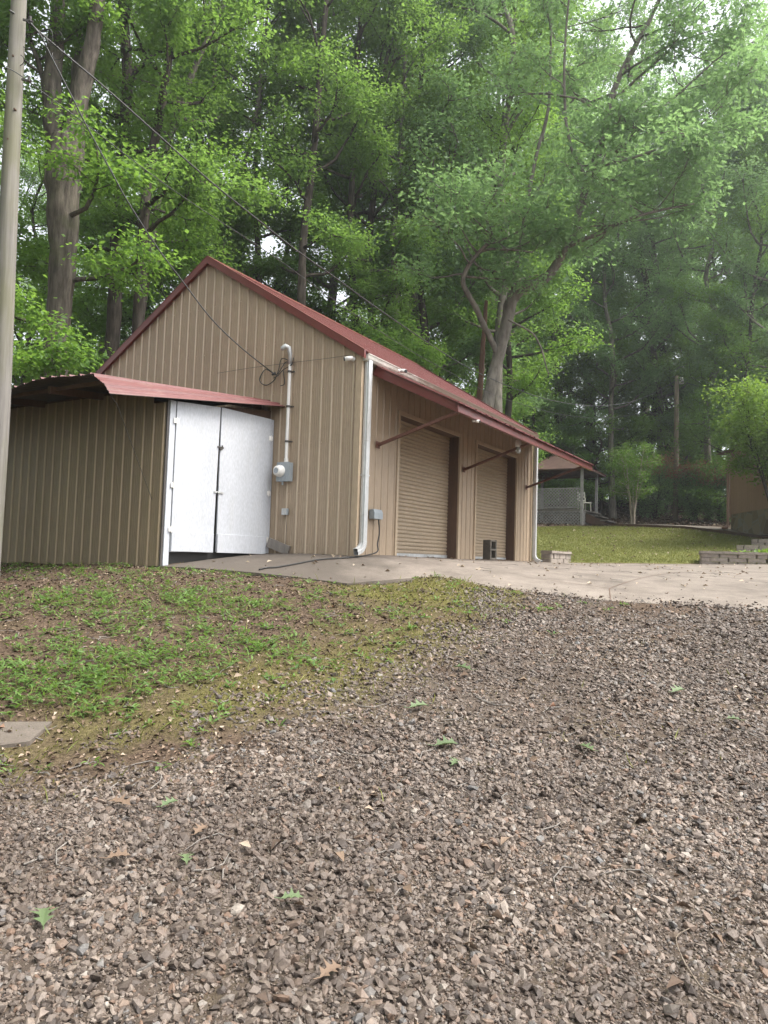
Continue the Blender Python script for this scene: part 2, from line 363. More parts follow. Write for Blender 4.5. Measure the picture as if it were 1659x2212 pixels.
# ------------------------------------------------------------------ terrain
def near_plane(Y): return -1.857 + .164 * Y
def hit_near(px, py):
    d = ray(px, py); k = d[2] / d[1]; Y = -1.857 / (k - .164); return d * (Y / d[1])
FRONT = [(345, 1219), (480, 1234), (620, 1248), (750, 1261), (829, 1254), (944, 1246), (1039, 1265), (1120, 1276), (1319, 1298), (1659, 1318), (1900, 1330)]
front_pts = [wld(-1.72, -2.29, -.215)] + [hit_near(*p) for p in FRONT[1:]]
front_pts[1] = front_pts[0] * .67 + front_pts[3] * .33; front_pts[2] = front_pts[0] * .33 + front_pts[3] * .67
FAR = [(1235, 1216, 18.4), (1370, 1217.5, 18.6), (1512, 1219, 18.2), (1659, 1219, 17.6), (1900, 1222, 17)]
far_pts = [at(*p) for p in FAR]
ctrl = []
for X in (-9, -5, -2, 0, 2, 5, 9):
    for Y in (2.5, 4.2, 6, 7.6): ctrl.append((X, Y, near_plane(Y) - (.02 * max(0, -X - 2) if Y > 5 else 0)))
    ctrl.append((X, 0, -1.72)); ctrl.append((X, -4, -2.1))
ctrl += [tuple(p) for p in front_pts[0:1] + front_pts[3:]]
for y in (0, 2.5, 5, 7.7): ctrl.append(tuple(wld(0, y, -.012)))
ctrl.append(tuple(wld(-1.6, 0, -.02)))
for x, z in ((-1.72, -.26), (-3.5, -.29), (-5.6, -.325), (-9, -.4)): ctrl.append(tuple(wld(x, -2.24, z)))
ctrl += [tuple(p) for p in far_pts]
ctrl += [tuple(at(*p)) for p in ((1160, 1141, 31), (1260, 1138, 33), (1330, 1138, 33), (1480, 1144, 30), (1600, 1158, 27), (1659, 1165, 25.5), (1459, 1124, 38), (1300, 1118, 40), (1250, 1085, 48), (1560, 1118, 38))]
ctrl += [(-3, 24, .7), (-9, 24, .5), (-16, 15, -.2), (-13, 33, 1.6), (0, 36, 2.0), (-6, 50, 3.2), (6, 56, 4.6), (20, 56, 4.8), (20, 40, 3.4), (22, 25, 1.6), (14, 11, -.2), (18, 4, -.9),
         (-28, 30, .5), (-30, 55, 2.5), (36, 50, 4), (40, 20, 1), (0, 95, .5), (-40, 95, -1), (45, 95, 0), (0, 200, -14), (-120, 150, -14), (120, 150, -14), (0, 600, -40), (-600, 200, -40), (600, 200, -40),
         (-60, 0, -3), (60, 0, -3), (0, -40, -5), (-600, -500, -20), (600, -500, -20), (0, -600, -20), (-600, 700, -40), (600, 700, -40)]
CP = np.array(ctrl)
def _phi(r2): return np.where(r2 > 1e-9, r2 * np.log(r2 + 1e-12), 0) * .5
def _fit(cp):
    n = len(cp); K = _phi(((cp[:, None, :2] - cp[None, :, :2]) ** 2).sum(-1)) + np.eye(n) * .4
    Pm = np.c_[np.ones(n), cp[:, :2]]; A = np.block([[K, Pm], [Pm.T, np.zeros((3, 3))]])
    return np.linalg.solve(A, np.r_[cp[:, 2], 0, 0, 0])
TW = _fit(CP)
def base_h(x, y):
    x = np.atleast_1d(np.asarray(x, float)); y = np.atleast_1d(np.asarray(y, float)); sh = x.shape
    x = x.ravel(); y = y.ravel(); out = np.empty(len(x))
    for i in range(0, len(x), 20000):
        xx, yy = x[i:i + 20000], y[i:i + 20000]
        out[i:i + 20000] = _phi((xx[:, None] - CP[:, 0]) ** 2 + (yy[:, None] - CP[:, 1]) ** 2) @ TW[:-3] + TW[-3] + TW[-2] * xx + TW[-1] * yy
    return out.reshape(sh)
# outline of the concrete apron in plan: front edge, far edge, then back along the building and the gable
pad_poly = [tuple(p[:2]) for p in front_pts] + [tuple(p[:2]) for p in reversed(far_pts)] + [tuple(wld(.0, 7.72, 0)[:2]), tuple(wld(.0, 0, 0)[:2]), tuple(wld(-1.66, 0, 0)[:2]), tuple(wld(-1.66, -2.28, 0)[:2])]
def inside(poly, x, y):
    r = np.zeros(x.shape, bool); n = len(poly)
    for i in range(n):
        x0, y0 = poly[i]; x1, y1 = poly[(i + 1) % n]
        c = ((y0 > y) != (y1 > y)) & (x < (x1 - x0) * (y - y0) / (y1 - y0 + 1e-12) + x0); r ^= c
    return r
def edge_dist(poly, x, y, closed=True):
    d = np.full(x.shape, 1e9); n = len(poly)
    for i in range(n if closed else n - 1):
        a = np.array(poly[i]); b = np.array(poly[(i + 1) % n]); ab = b - a
        t = np.clip(((x - a[0]) * ab[0] + (y - a[1]) * ab[1]) / (ab @ ab + 1e-12), 0, 1)
        d = np.minimum(d, np.hypot(x - a[0] - t * ab[0], y - a[1] - t * ab[1]))
    return d
def masks(x, y, z):
    ix, iy = img(np.stack([x, y, z], -1)); fr = y > 1.0
    nz = (fbm(x * 1.7, y * 1.7, 3) - .5) * 2; nf = (fbm(x * 6, y * 6, 9) - .5) * 2
    bx = [-3000, -400, 0, 330, 560, 700, 880, 1000, 1055, 1120, 4000]; by = [1800, 1700, 1655, 1605, 1530, 1470, 1400, 1345, 1300, 1262, 1262]
    bnd = np.interp(ix, bx, by)
    g = np.where(fr, np.clip((iy - bnd + nz * 120 + nf * 70) / 150 + .24, 0, 1), 1.0)
    g = np.where((y > 19) | (x > 22) | (x < -25), 0, g)
    moss = np.exp(-((iy - bnd + 22) / 95) ** 2) * (.62 + .9 * nz) * (ix < 1130) + np.exp(-(((ix - 890) / 150) ** 2 + ((iy - 1275) / 24) ** 2)) * 1.5
    moss = np.where(fr & (y < 11), np.clip(moss + nf * .35 - .05, 0, 1), 0)
    ln = np.array([p[:2] for p in far_pts]); lawn_poly = [tuple(wld(.1, 7.9, 0)[:2])] + [tuple(p) for p in ln] + [tuple(at(1700, 1165, 25)[:2]), tuple(at(1600, 1155, 27)[:2]), tuple(at(1480, 1143, 30.5)[:2]), tuple(at(1330, 1138, 33.3)[:2]), tuple(at(1235, 1138, 33.3)[:2]), tuple(at(1120, 1141, 31)[:2]), tuple(wld(-2, 12, 0)[:2])]
    lw = inside(lawn_poly, x, y)
    lawn = np.where(lw, np.clip(edge_dist(lawn_poly, x, y) / .3 + nf * .3, 0, 1), 0)
    return g, moss, lawn, ix, iy, lawn_poly, lw
def ground_h(x, y, micro=True):
    x = np.atleast_1d(np.asarray(x, float)); y = np.atleast_1d(np.asarray(y, float))
    z = base_h(x, y)
    if micro:
        near = np.clip((16 - np.abs(y - 6)) / 8, 0, 1) * np.clip((14 - np.abs(x)) / 6, 0, 1)
        z = z + near * ((fbm(x * 1.1, y * 1.1, 21) - .5) * .09 + (fbm(x * 7, y * 7, 5) - .5) * .025)
    ins = inside(pad_poly, x, y); d = edge_dist(pad_poly, x, y)
    z = z - np.where(ins, np.clip(d / .25, 0, 1) * .10 + .03, np.clip(1 - d / .5, 0, 1) * np.where(x < .4, .03, -.012))
    return z
def gh(x, y): return float(ground_h([x], [y])[0])
def gnd(px, py, lo=2.0, hi=60):
    Ys = np.linspace(lo, hi, 1500); d = ray(px, py); P = d[None] * (Ys / d[1])[:, None]; h = base_h(P[:, 0], P[:, 1])
    k = np.argmax(P[:, 2] < h); return P[k]

def axis(segs):
    a = []
    for lo, hi, st in segs: a += list(np.arange(lo, hi - 1e-6, st))
    return np.array(a + [segs[-1][1]])
xs = axis([(-700, -100, 100), (-100, -30, 10), (-30, -8, 1), (-8, 8, .09), (8, 30, .7), (30, 100, 10), (100, 700, 100)])
ys = axis([(-700, -100, 100), (-100, -10, 10), (-10, 1, 1), (1, 12, .085), (12, 20, .3), (20, 60, .8), (60, 120, 6), (120, 800, 60)])
gx, gy = np.meshgrid(xs, ys); gz = ground_h(gx, gy)
nx, ny = len(xs), len(ys); idx = np.arange(nx * ny).reshape(ny, nx)
quads = np.stack([idx[:-1, :-1], idx[:-1, 1:], idx[1:, 1:], idx[1:, :-1]], -1).reshape(-1, 4)
me = np_mesh('ground', np.stack([gx, gy, gz], -1).reshape(-1, 3), quads.ravel(), np.arange(len(quads)) * 4, np.full(len(quads), 4))
g_, mo_, la_, *_r = masks(gx, gy, gz)
for nm, ar in (('gravel', g_), ('moss', mo_), ('lawn', la_)):
    a = me.attributes.new(nm, 'FLOAT', 'POINT'); a.data.foreach_set('value', ar.ravel().astype(np.float32))
ground = link('ground', me, M['ground'], smooth=True); tag(ground, None, None, kind='structure')

# concrete apron: one sheet with a real thickness
def slab(name, poly, step, top, thick, matl, stain=None):
    px = [p[0] for p in poly]; py = [p[1] for p in poly]
    import bmesh
    bm = bmesh.new(); pts = []
    for i in range(len(poly)):
        a = np.array(poly[i]); b_ = np.array(poly[(i + 1) % len(poly)]); k = max(1, int(np.linalg.norm(b_ - a) / step))
        pts += [a + (b_ - a) * j / k for j in range(k)]
    vs = [bm.verts.new((p[0], p[1], 0)) for p in pts]; bm.faces.new(vs)
    for co, no in [((x, 0, 0), (1, 0, 0)) for x in np.arange(min(px), max(px), step)] + [((0, y, 0), (0, 1, 0)) for y in np.arange(min(py), max(py), step)]:
        bmesh.ops.bisect_plane(bm, geom=bm.verts[:] + bm.edges[:] + bm.faces[:], plane_co=co, plane_no=no)
    bnd = [e for e in bm.edges if e.is_boundary]
    X = np.array([v.co.x for v in bm.verts]); Y = np.array([v.co.y for v in bm.verts]); Z = top(X, Y)
    for v, z in zip(bm.verts, Z): v.co.z = z
    r = bmesh.ops.extrude_edge_only(bm, edges=bnd)
    for v in [g for g in r['geom'] if isinstance(g, bmesh.types.BMVert)]: v.co.z -= thick
    bmesh.ops.recalc_face_normals(bm, faces=bm.faces)
    me = bpy.data.meshes.new(name); bm.to_mesh(me); bm.free()
    if stain is not None:
        co = np.empty(len(me.vertices) * 3, np.float32); me.vertices.foreach_get('co', co); co = co.reshape(-1, 3)
        a = me.attributes.new('stain', 'FLOAT', 'POINT'); a.data.foreach_set('value', stain(co).astype(np.float32))
    o = link(name, me, matl); tag(o, None, None, kind='structure'); return o
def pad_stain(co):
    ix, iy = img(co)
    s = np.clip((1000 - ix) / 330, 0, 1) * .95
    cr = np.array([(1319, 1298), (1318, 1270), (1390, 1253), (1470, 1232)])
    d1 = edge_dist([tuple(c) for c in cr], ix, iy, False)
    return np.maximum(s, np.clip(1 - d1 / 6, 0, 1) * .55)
slab('driveway', pad_poly, .25, lambda X, Y: base_h(X, Y), .16, M['concrete'], pad_stain)
# ---------- expansion joints sawn in the apron
def joint(p, q, w=.012):
    P = [gnd(*p, lo=7, hi=24), gnd(*q, lo=7, hi=24)]; mb = MB(); n = 14; a, b_ = P[0][:2], P[1][:2]; t = (b_ - a) / np.linalg.norm(b_ - a); s = V3([-t[1], t[0]]) * w / 2
    vs = []; 
    for i in range(n + 1):
        c = a + (b_ - a) * i / n
        for sg in (-1, 1): e = c + s * sg; vs.append((e[0], e[1], base_h([e[0]], [e[1]])[0] + .004))
    mb.add(vs, [(2 * i, 2 * i + 1, 2 * i + 3, 2 * i + 2) for i in range(n)])
    o = mb.build('driveway_joint', M['dark_wood']); tag(o, None, None, kind='structure')
joint((1319, 1296), (1316, 1272)); joint((1316, 1272), (1475, 1236)); joint((1316, 1271), (1130, 1246))

# ------------------------------------------------------------------ leaf and tree machinery
def unit(a): return a / (np.linalg.norm(a, axis=-1, keepdims=True) + 1e-9)
T_LEAF = (V3([(0, 0, 0), (.45, -.5, .10), (1, 0, -.08), (.45, .5, .10)]), [(0, 1, 2), (0, 2, 3)])
T_LANCE = (V3([(0, 0, 0), (.3, -.5, .05), (.68, -.36, .02), (1, 0, -.16), (.68, .36, .02), (.3, .5, .05), (.32, 0, .01), (.68, 0, -.02)]), [(0, 1, 6), (1, 2, 7, 6), (2, 3, 7), (0, 6, 5), (6, 7, 4, 5), (7, 3, 4)])
_h = [(.0, .025), (.12, .10), (.20, .36), (.30, .13), (.40, .15), (.47, .50), (.58, .15), (.68, .15), (.78, .36), (.84, .10), (1, 0)]
T_OAK = (V3([(0, 0, 0)] + [(x, y, .12 * y) for x, y in _h[:-1]] + [(1, 0, -.06)] + [(x, -y, .12 * y) for x, y in reversed(_h[:-1])] + [(.45, 0, 0)]), None)
_n = len(_h) - 1
T_OAK = (T_OAK[0], [tuple([0] + list(range(1, _n + 2)) + [2 * _n + 2]), tuple([2 * _n + 2] + list(range(_n + 1, 2 * _n + 2)) + [0])])
def leaves_mesh(name, P, axis_, normal, L, W, tmpl):
    tv, tf = tmpl; a = unit(axis_); n = unit(normal - a * (normal * a).sum(-1, keepdims=True)); s = np.cross(n, a)
    V = P[:, None, :] + a[:, None, :] * (tv[None, :, 0, None] * L[:, None, None]) + s[:, None, :] * (tv[None, :, 1, None] * W[:, None, None]) + n[:, None, :] * (tv[None, :, 2, None] * L[:, None, None])
    return stamp_mesh(name, tv, tf, len(P), V)
def spray(rng, pts, n, sig, flat, L, aspect, tmpl, name, mat_, parent, droop=.35, tilt=.55):
    """n leaves scattered in flattened clumps round twig points"""
    pts = np.asarray(pts); k = rng.integers(0, len(pts), n)
    off = rng.normal(size=(n, 3)) * V3([sig, sig, sig * flat])
    P = pts[k] + off
    ax = rng.normal(size=(n, 3)) * V3([1, 1, .35]) + unit(off) * .8; ax[:, 2] -= droop
    nr = rng.normal(size=(n, 3)) * tilt; nr[:, 2] += 1
    Ls = L * rng.uniform(.65, 1.25, n)
    return link(name, leaves_mesh(name, P, ax, nr, Ls, Ls * aspect * rng.uniform(.85, 1.15, n), tmpl), mat_, parent)
def rot_about(v, k, a):
    k = k / np.linalg.norm(k); return v * math.cos(a) + np.cross(k, v) * math.sin(a) + k * np.dot(k, v) * (1 - math.cos(a))
def limb(rng, p, d, L, r0, mb, n=5, up=.12, wig=.22, sides=5, r1=.25):
    pts = [np.asarray(p, float)]; d = d / np.linalg.norm(d)
    for i in range(n):
        d = d + rng.normal(size=3) * wig * V3([1, 1, .6]); d[2] += up; d = d / np.linalg.norm(d)
        pts.append(pts[-1] + d * L / n)
    mb.tube(pts, [r0 * (1 - (1 - r1) * i / n) for i in range(n + 1)], sides)
    return pts
def crown(rng, path, rads, t0, t1, n_limb, Lmax, mb, shape='tall', elev=(.1, .8), subs=5, up=.1, tip=True, away=None):
    """limbs and side branches along a trunk path; returns the twig points that carry leaves"""
    path = [np.asarray(p, float) for p in path]; seg = np.r_[0, np.cumsum([np.linalg.norm(path[i + 1] - path[i]) for i in range(len(path) - 1)])]; tot = seg[-1]
    tw = []; az = rng.uniform(0, 6.28)
    for i in range(n_limb):
        f = (i + rng.uniform(.1, .9)) / n_limb; t = t0 + (t1 - t0) * f; s = t * tot
        j = min(max(np.searchsorted(seg, s) - 1, 0), len(path) - 2); u = (s - seg[j]) / (seg[j + 1] - seg[j] + 1e-9)
        p = path[j] + (path[j + 1] - path[j]) * u; r = rads[j] + (rads[j + 1] - rads[j]) * u
        az += 2.4 + rng.normal() * .4; e = elev[0] + (elev[1] - elev[0]) * f + rng.normal() * .12
        sh = {'tall': math.sin(math.pi * (.18 + .74 * f)) ** .7, 'round': math.sin(math.pi * (.12 + .78 * f)) ** .5, 'up': 1 - .55 * f}[shape]
        d = V3([math.cos(az) * math.cos(e), math.sin(az) * math.cos(e), math.sin(e)])
        L = Lmax * sh * rng.uniform(.7, 1.15)
        lp = limb(rng, p, d, L, min(r * .55, .03 + L * .018), mb, 6, up)
        for q in range(subs):
            w = rng.uniform(.3, 1) if q else 1.0
            k = min(int(w * 6), 5); p0 = lp[k] + (lp[k + 1] - lp[k]) * rng.uniform(0, 1); dd = lp[k + 1] - lp[k]
            dd = rot_about(dd, EZ, (1 if q % 2 else -1) * rng.uniform(.4, 1.1)); dd[2] += rng.normal() * .15 * np.linalg.norm(dd)
            sl = L * rng.uniform(.28, .5) * (1.15 - .5 * w) + .25
            sp = limb(rng, p0, dd, sl, .008 + L * .004, mb, 4, .02, .25, 3)
            tw += sp[1:] + [(sp[i] + sp[i + 1]) / 2 for i in range(1, 4)]
        tw += lp[4:]
    if tip: tw += [path[-1] + rng.normal(size=3) * .4 for _ in range(6)]
    return tw
def smooth_path(pts, rad, k=4, rng=None, wob=0):
    """Catmull-Rom through the given points"""
    P = [np.asarray(p, float) for p in pts]; out = []; ro = []
    for i in range(len(P) - 1):
        p0 = P[max(i - 1, 0)]; p1 = P[i]; p2 = P[i + 1]; p3 = P[min(i + 2, len(P) - 1)]
        for j in range(k):
            t = j / k
            out.append(.5 * (2 * p1 + (p2 - p0) * t + (2 * p0 - 5 * p1 + 4 * p2 - p3) * t * t + (3 * p1 - p0 - 3 * p2 + p3) * t ** 3)); ro.append(rad[i] + (rad[i + 1] - rad[i]) * t)
    out.append(P[-1]); ro.append(rad[-1])
    if rng is not None and wob:
        out = [p + rng.normal(size=3) * wob * V3([1, 1, .3]) for p in out]; ro = [r * (1 + rng.normal() * .05) for r in ro]
    return out, ro
def trunk_to_ground(pts, rads):
    """continue a traced trunk down to the ground with a root flare"""
    p = pts[0]; d = pts[1] - pts[0]; d = d / np.linalg.norm(d)
    if d[2] < .3: d = V3([d[0] * .3, d[1] * .3, .9])
    z = gh(p[0], p[1]); h = max(p[2] - z, .3)
    q = p - d / d[2] * h * .9; foot = V3([q[0], q[1], gh(q[0], q[1]) - .15])
    mid = (foot + p) / 2
    return [foot, foot + V3([0, 0, .35]), mid] + list(pts), [rads[0] * 1.55, rads[0] * 1.15, rads[0] * 1.03] + list(rads)

# ================================================================== the metal building
HW, HR, HE, LEN = 3.304, 5.153, 3.10, 7.70; PIT = (HR - HE) / HW
bld = empty('metal_building', C0, -YAW, 'tan ribbed metal building with red gable roof and two roll-up doors', 'building')
RIB = .203
def rib_profile(s0, s1, phase=0.0, rib=.016, minor=.003):
    """(s, depth) polyline of a ribbed steel panel between s0 and s1"""
    cell = [(0, 0), (.011, rib), (.030, rib), (.041, 0), (.078, 0), (.084, minor), (.092, minor), (.098, 0), (.116, 0), (.122, minor), (.130, minor), (.136, 0), (.154, 0), (.160, minor), (.168, minor), (.174, 0)]
    pr = []; k = math.floor((s0 - phase) / RIB) - 1
    while phase + k * RIB < s1 + RIB:
        pr += [(phase + k * RIB + a, d) for a, d in cell]; k += 1
    ss = [p[0] for p in pr]; dd = [p[1] for p in pr]
    ins = [(s, d) for s, d in pr if s0 + 1e-4 < s < s1 - 1e-4]
    return [(s0, float(np.interp(s0, ss, dd)))] + ins + [(s1, float(np.interp(s1, ss, dd)))]
def screws(mb, place, spots):
    for s, z in spots:
        x, y, zz = place(s, z); mb.box((x - .008, y - .006, zz - .008), (x + .008, y + .002, zz + .008))
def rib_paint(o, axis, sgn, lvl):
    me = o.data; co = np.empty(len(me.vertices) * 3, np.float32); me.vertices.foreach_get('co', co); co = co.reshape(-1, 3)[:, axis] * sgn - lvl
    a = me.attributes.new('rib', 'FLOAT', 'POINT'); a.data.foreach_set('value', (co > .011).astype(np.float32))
def panel(mb, s0, s1, zb, zt, place, phase=0.0, extra=(), **kw):
    """ribbed sheet; zb / zt are numbers or functions of s; extra are s values that must be in the profile"""
    pr = rib_profile(s0, s1, phase, **kw)
    for e in extra:
        if s0 < e < s1: pr.append((e, float(np.interp(e, [p[0] for p in pr], [p[1] for p in pr]))))
    pr.sort()
    f = lambda z, s: z(s) if callable(z) else z
    vs = [place(s, d, f(zb, s)) for s, d in pr] + [place(s, d, f(zt, s)) for s, d in pr]; n = len(pr)
    mb.add(vs, [(i, i + 1, n + i + 1, n + i) for i in range(n - 1)])
gab = lambda s: HE + PIT * (HW - abs(-s - HW)) - .02           # underside of the roof over the gable, s = local x
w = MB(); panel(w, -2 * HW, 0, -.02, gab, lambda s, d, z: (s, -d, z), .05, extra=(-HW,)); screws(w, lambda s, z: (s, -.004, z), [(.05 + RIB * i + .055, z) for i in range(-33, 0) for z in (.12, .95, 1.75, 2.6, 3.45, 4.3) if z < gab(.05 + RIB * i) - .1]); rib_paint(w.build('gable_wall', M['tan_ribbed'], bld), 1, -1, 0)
D1, D2, DH = (1.19, 3.55), (4.36, 6.63), 2.37
w = MB(); pl = lambda s, d, z: (d, s, z)
for a, b_, zb in ((0, D1[0], -.02), (D1[0], D1[1], DH), (D1[1], D2[0], -.02), (D2[0], D2[1], DH), (D2[1], LEN, -.02)):
    panel(w, a, b_, zb, HE, pl, .07)
w.build('side_wall', M['tan'], bld)
w = MB(); panel(w, -2 * HW, 0, 0, gab, lambda s, d, z: (s, LEN + d, z), .05, extra=(-HW,)); w.build('rear_wall', M['tan'], bld)
w = MB(); panel(w, 0, LEN, -.2, HE, lambda s, d, z: (-2 * HW - d, s, z), .05); w.build('far_side_wall', M['tan'], bld)
# corner trims and a sill line
w = MB(); w.box((-.075, -.030, -.02), (.030, -.026, HE - .05)); w.box((.026, -.026, -.02), (.030, .075, HE - .12)); w.build('corner_trim', M['tan_trim'], bld)
w = MB(); w.box((.024, LEN - .07, -.02), (.03, LEN + .03, HE - .1)); w.build('corner_trim', M['tan_trim'], bld)
# roof: two ribbed sheets, ridge cap and rake trims
OH = .09
roof = None
for side in (1, -1):
    w = MB(); pr = rib_profile(-.06, LEN + .06, .03, rib=.026)
    for top, zo in ((True, .035), (False, .0)):
        vs = []
        for t in (0, 1):
            for s, d in pr:
                x = -HW + side * (HW + OH) * t; z = HR - PIT * (HW + OH) * t + zo + (d if top else 0); vs.append((x, s, z))
        n = len(pr); w.add(vs, [(i, i + 1, n + i + 1, n + i) for i in range(n - 1)])
    o = w.build('roof', M['red_roof'], bld)
    if roof is None: roof = o
w = MB(); w.prism([(-HW - .17, HR - .17 * PIT + .066), (-HW, HR + .085), (-HW + .17, HR - .17 * PIT + .066), (-HW, HR + .06)], -.07, LEN + .07, 1); w.build('ridge_cap', M['red_trim'], roof)
def roof_pt(x, dz=0): return (x, HR - PIT * abs(x + HW) + dz)
for yy in ((-.085, -.035), (LEN + .035, LEN + .085)):
    for side in (1, -1):
        w = MB(); x0, x1 = -HW, -HW + side * (HW + OH + .01)
        w.prism([roof_pt(x0, .075), roof_pt(x1, .075), roof_pt(x1, -.055), roof_pt(x0, -.055)], yy[0], yy[1], 1)
        w.prism([roof_pt(x0, .082), roof_pt(x1, .082), roof_pt(x1, .072), roof_pt(x0, .072)], min(yy) - .004 if yy[0] < 0 else yy[0] - .08, max(yy) + .08 if yy[0] < 0 else yy[1] + .004, 1)
        w.build('rake_trim', M['red_trim'], bld)
# gutter with a curled lip
w = MB(); g0 = -.02
prof = [(.026, 3.085), (.026, 2.975), (.10, 2.975), (.128, 3.01), (.142, 3.062), (.150, 3.066), (.150, 3.078), (.134, 3.078), (.122, 3.015), (.098, 2.984), (.034, 2.984), (.034, 3.085)]
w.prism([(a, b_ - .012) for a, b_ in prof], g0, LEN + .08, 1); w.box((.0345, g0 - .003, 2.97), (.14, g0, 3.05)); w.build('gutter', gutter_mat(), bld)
# downspouts: corrugated boxes with elbows
def spout(y, turn, z0=.17):
    w = MB(); c, hx, hy = .082, .038, .05
    def ring(p, sx, sy, ax=V3([1, 0, 0]), ay=V3([0, 1, 0])):
        rb = .006; q = []
        for a, b_ in ((-1, -1), (-.3, -1), (0, -1.12), (.3, -1), (1, -1), (1, -.3), (1.12, 0), (1, .3), (1, 1), (.3, 1), (0, 1.12), (-.3, 1), (-1, 1), (-1, .3), (-1.12, 0), (-1, -.3)): q.append(V3(p) + ax * a * sx + ay * b_ * sy)
        return q
    rings = [ring((c, y, 2.99), hx, hy), ring((c, y, 1.75), hx, hy), ring((c, y, 1.745), hx * 1.07, hy * 1.05), ring((c, y, 1.73), hx * .97, hy * .97), ring((c, y, .62), hx, hy), ring((c, y, .615), hx * 1.08, hy * 1.06), ring((c, y, .60), hx * .98, hy * .98)]
    n_el = 14
    for i in range(n_el + 1):
        a = math.radians(72) * i / n_el; R = .15; pl_ = R * (1 - math.cos(a)); dn = R * math.sin(a); t = V3(turn)
        p = V3([c, y, z0 + R * .75]) + t * pl_ - EZ * dn; d = t * math.sin(a) - EZ * math.cos(a); nrm = t * math.cos(a) + EZ * math.sin(a)
        k = 1 + (.07 if i % 2 else 0); sd = np.cross(nrm, d)
        if abs(t[1]) > .5: rings.append(ring(p, hx * k, hy * k, V3([1, 0, 0]), nrm * (1 if t[1] > 0 else -1)))
        else: rings.append(ring(p, hx * k, hy * k, nrm, V3([0, 1, 0])))
    e = rings[-1]; dlt = d * .09
    rings.append([q + dlt for q in e]); n = 16
    for a, b_ in zip(rings[:-1], rings[1:]): w.add(list(a) + list(b_), [(k, (k + 1) % n, n + (k + 1) % n, n + k) for k in range(n)])
    o = w.build('downspout', M['galv'], bld)
    w = MB(); w.box((.03, y - .058, 1.2), (.125, y + .058, 1.222)); w.build('strap', M['galv'], o)
    return o
spout(.085, (0, -1, 0), .10); spout(LEN + .06, (1, 0, 0), .04)
# roll-up doors, dark jamb linings, tan frame trims
for a, b_ in (D1, D2):
    w = MB(); rec = -.215; z = .05; vs = []; n = 0; prz = []
    while z < DH - .02:
        prz += [(z, -.008), (z + .004, -.008), (z + .009, .008), (z + .030, .013), (z + .054, .010), (z + .061, .003)]; z += .068
    for yv in (a + .01, b_ - .01): vs += [(rec + d, yv, zz) for zz, d in prz]
    n = len(prz); w.add(vs, [(i, n + i, n + i + 1, i + 1) for i in range(n - 1)])
    dr = w.build('roll_up_door', M['door_tan'], bld)
    w = MB(); w.box((rec - .012, a + .01, -.01), (rec + .022, b_ - .01, .055)); w.build('bottom_bar', M['galv'], dr)
    w = MB()
    w.box((rec - .05, a - .05, -.02), (-.004, a + .008, DH)); w.box((rec - .05, b_ - .008, -.02), (-.004, b_ + .05, DH)); w.box((rec - .05, a + .008, DH - .012), (-.004, b_ - .008, DH + .1))
    w.build('door_jamb', M['dark_wood'], bld)
    w = MB(); w.box((-.003, a - .055, -.02), (.034, a + .012, DH + .05)); w.box((-.003, b_ - .012, -.02), (.034, b_ + .055, DH + .05)); w.box((-.003, a + .012, DH - .012), (.033, b_ - .012, DH + .05)); w.build('door_frame', M['tan_trim'], bld)
# awning: red steel frame, ribbed sheet, three rusty braces
AX, AY0, AY1, AZ0, AZ1 = 1.47, .36, 7.60, 2.93, 2.225
asl = (AZ1 - AZ0) / AX
w = MB(); pr = rib_profile(AY0 - .06, AY1 + .06, .02, rib=.024); rr = random.Random(3)
jag = [rr.uniform(-.02, .03) for _ in pr]; jag[len(pr) // 4] = .09
for zo, k in ((.052, 1), (.046, 0)):
    vs = [(.03, s, AZ0 + zo + d * k) for s, d in pr] + [(AX + .07 + jag[i], s, AZ0 + asl * (AX + .07 + jag[i]) + zo + d * k) for i, (s, d) in enumerate(pr)]
    n = len(pr); w.add(vs, [(i, i + 1, n + i + 1, n + i) for i in range(n - 1)])
awn = w.build('awning', M['red_roof'], bld)
def sl(x): return AZ0 + asl * (x - .03)
for nm, p, q, mm in (('side_beam', (.03, AY0, sl(.03) - .03), (AX, AY0, sl(AX) - .03), 'red_trim'), ('front_beam', (AX, AY0 - .025, sl(AX) - .032), (AX, AY1 + .025, sl(AX) - .032), 'red_trim'), ('side_beam', (.03, AY1, sl(.03) - .03), (AX, AY1, sl(AX) - .03), 'red_trim'), ('wall_beam', (.055, AY0 + .03, sl(.05) - .03), (.055, AY1 - .03, sl(.05) - .03), 'red_rust'), ('purlin', (.75, AY0 + .03, sl(.75) - .02), (.75, AY1 - .03, sl(.75) - .02), 'red_rust')):
    w = MB(); w.beam(p, q, .05, .15 if nm != 'purlin' else .06); w.build(nm, M[mm], awn)
for yw, yo in ((.51, .42), (3.74, 3.48), (7.28, 6.92)):
    w = MB(); w.beam((.03, yw, 1.74), (AX - .03, yo, sl(AX) - .10), .045, .045); w.box((.024, yw - .06, 1.69), (.032, yw + .06, 1.80)); w.build('brace', M['red_rust'], awn, bevel=.004)

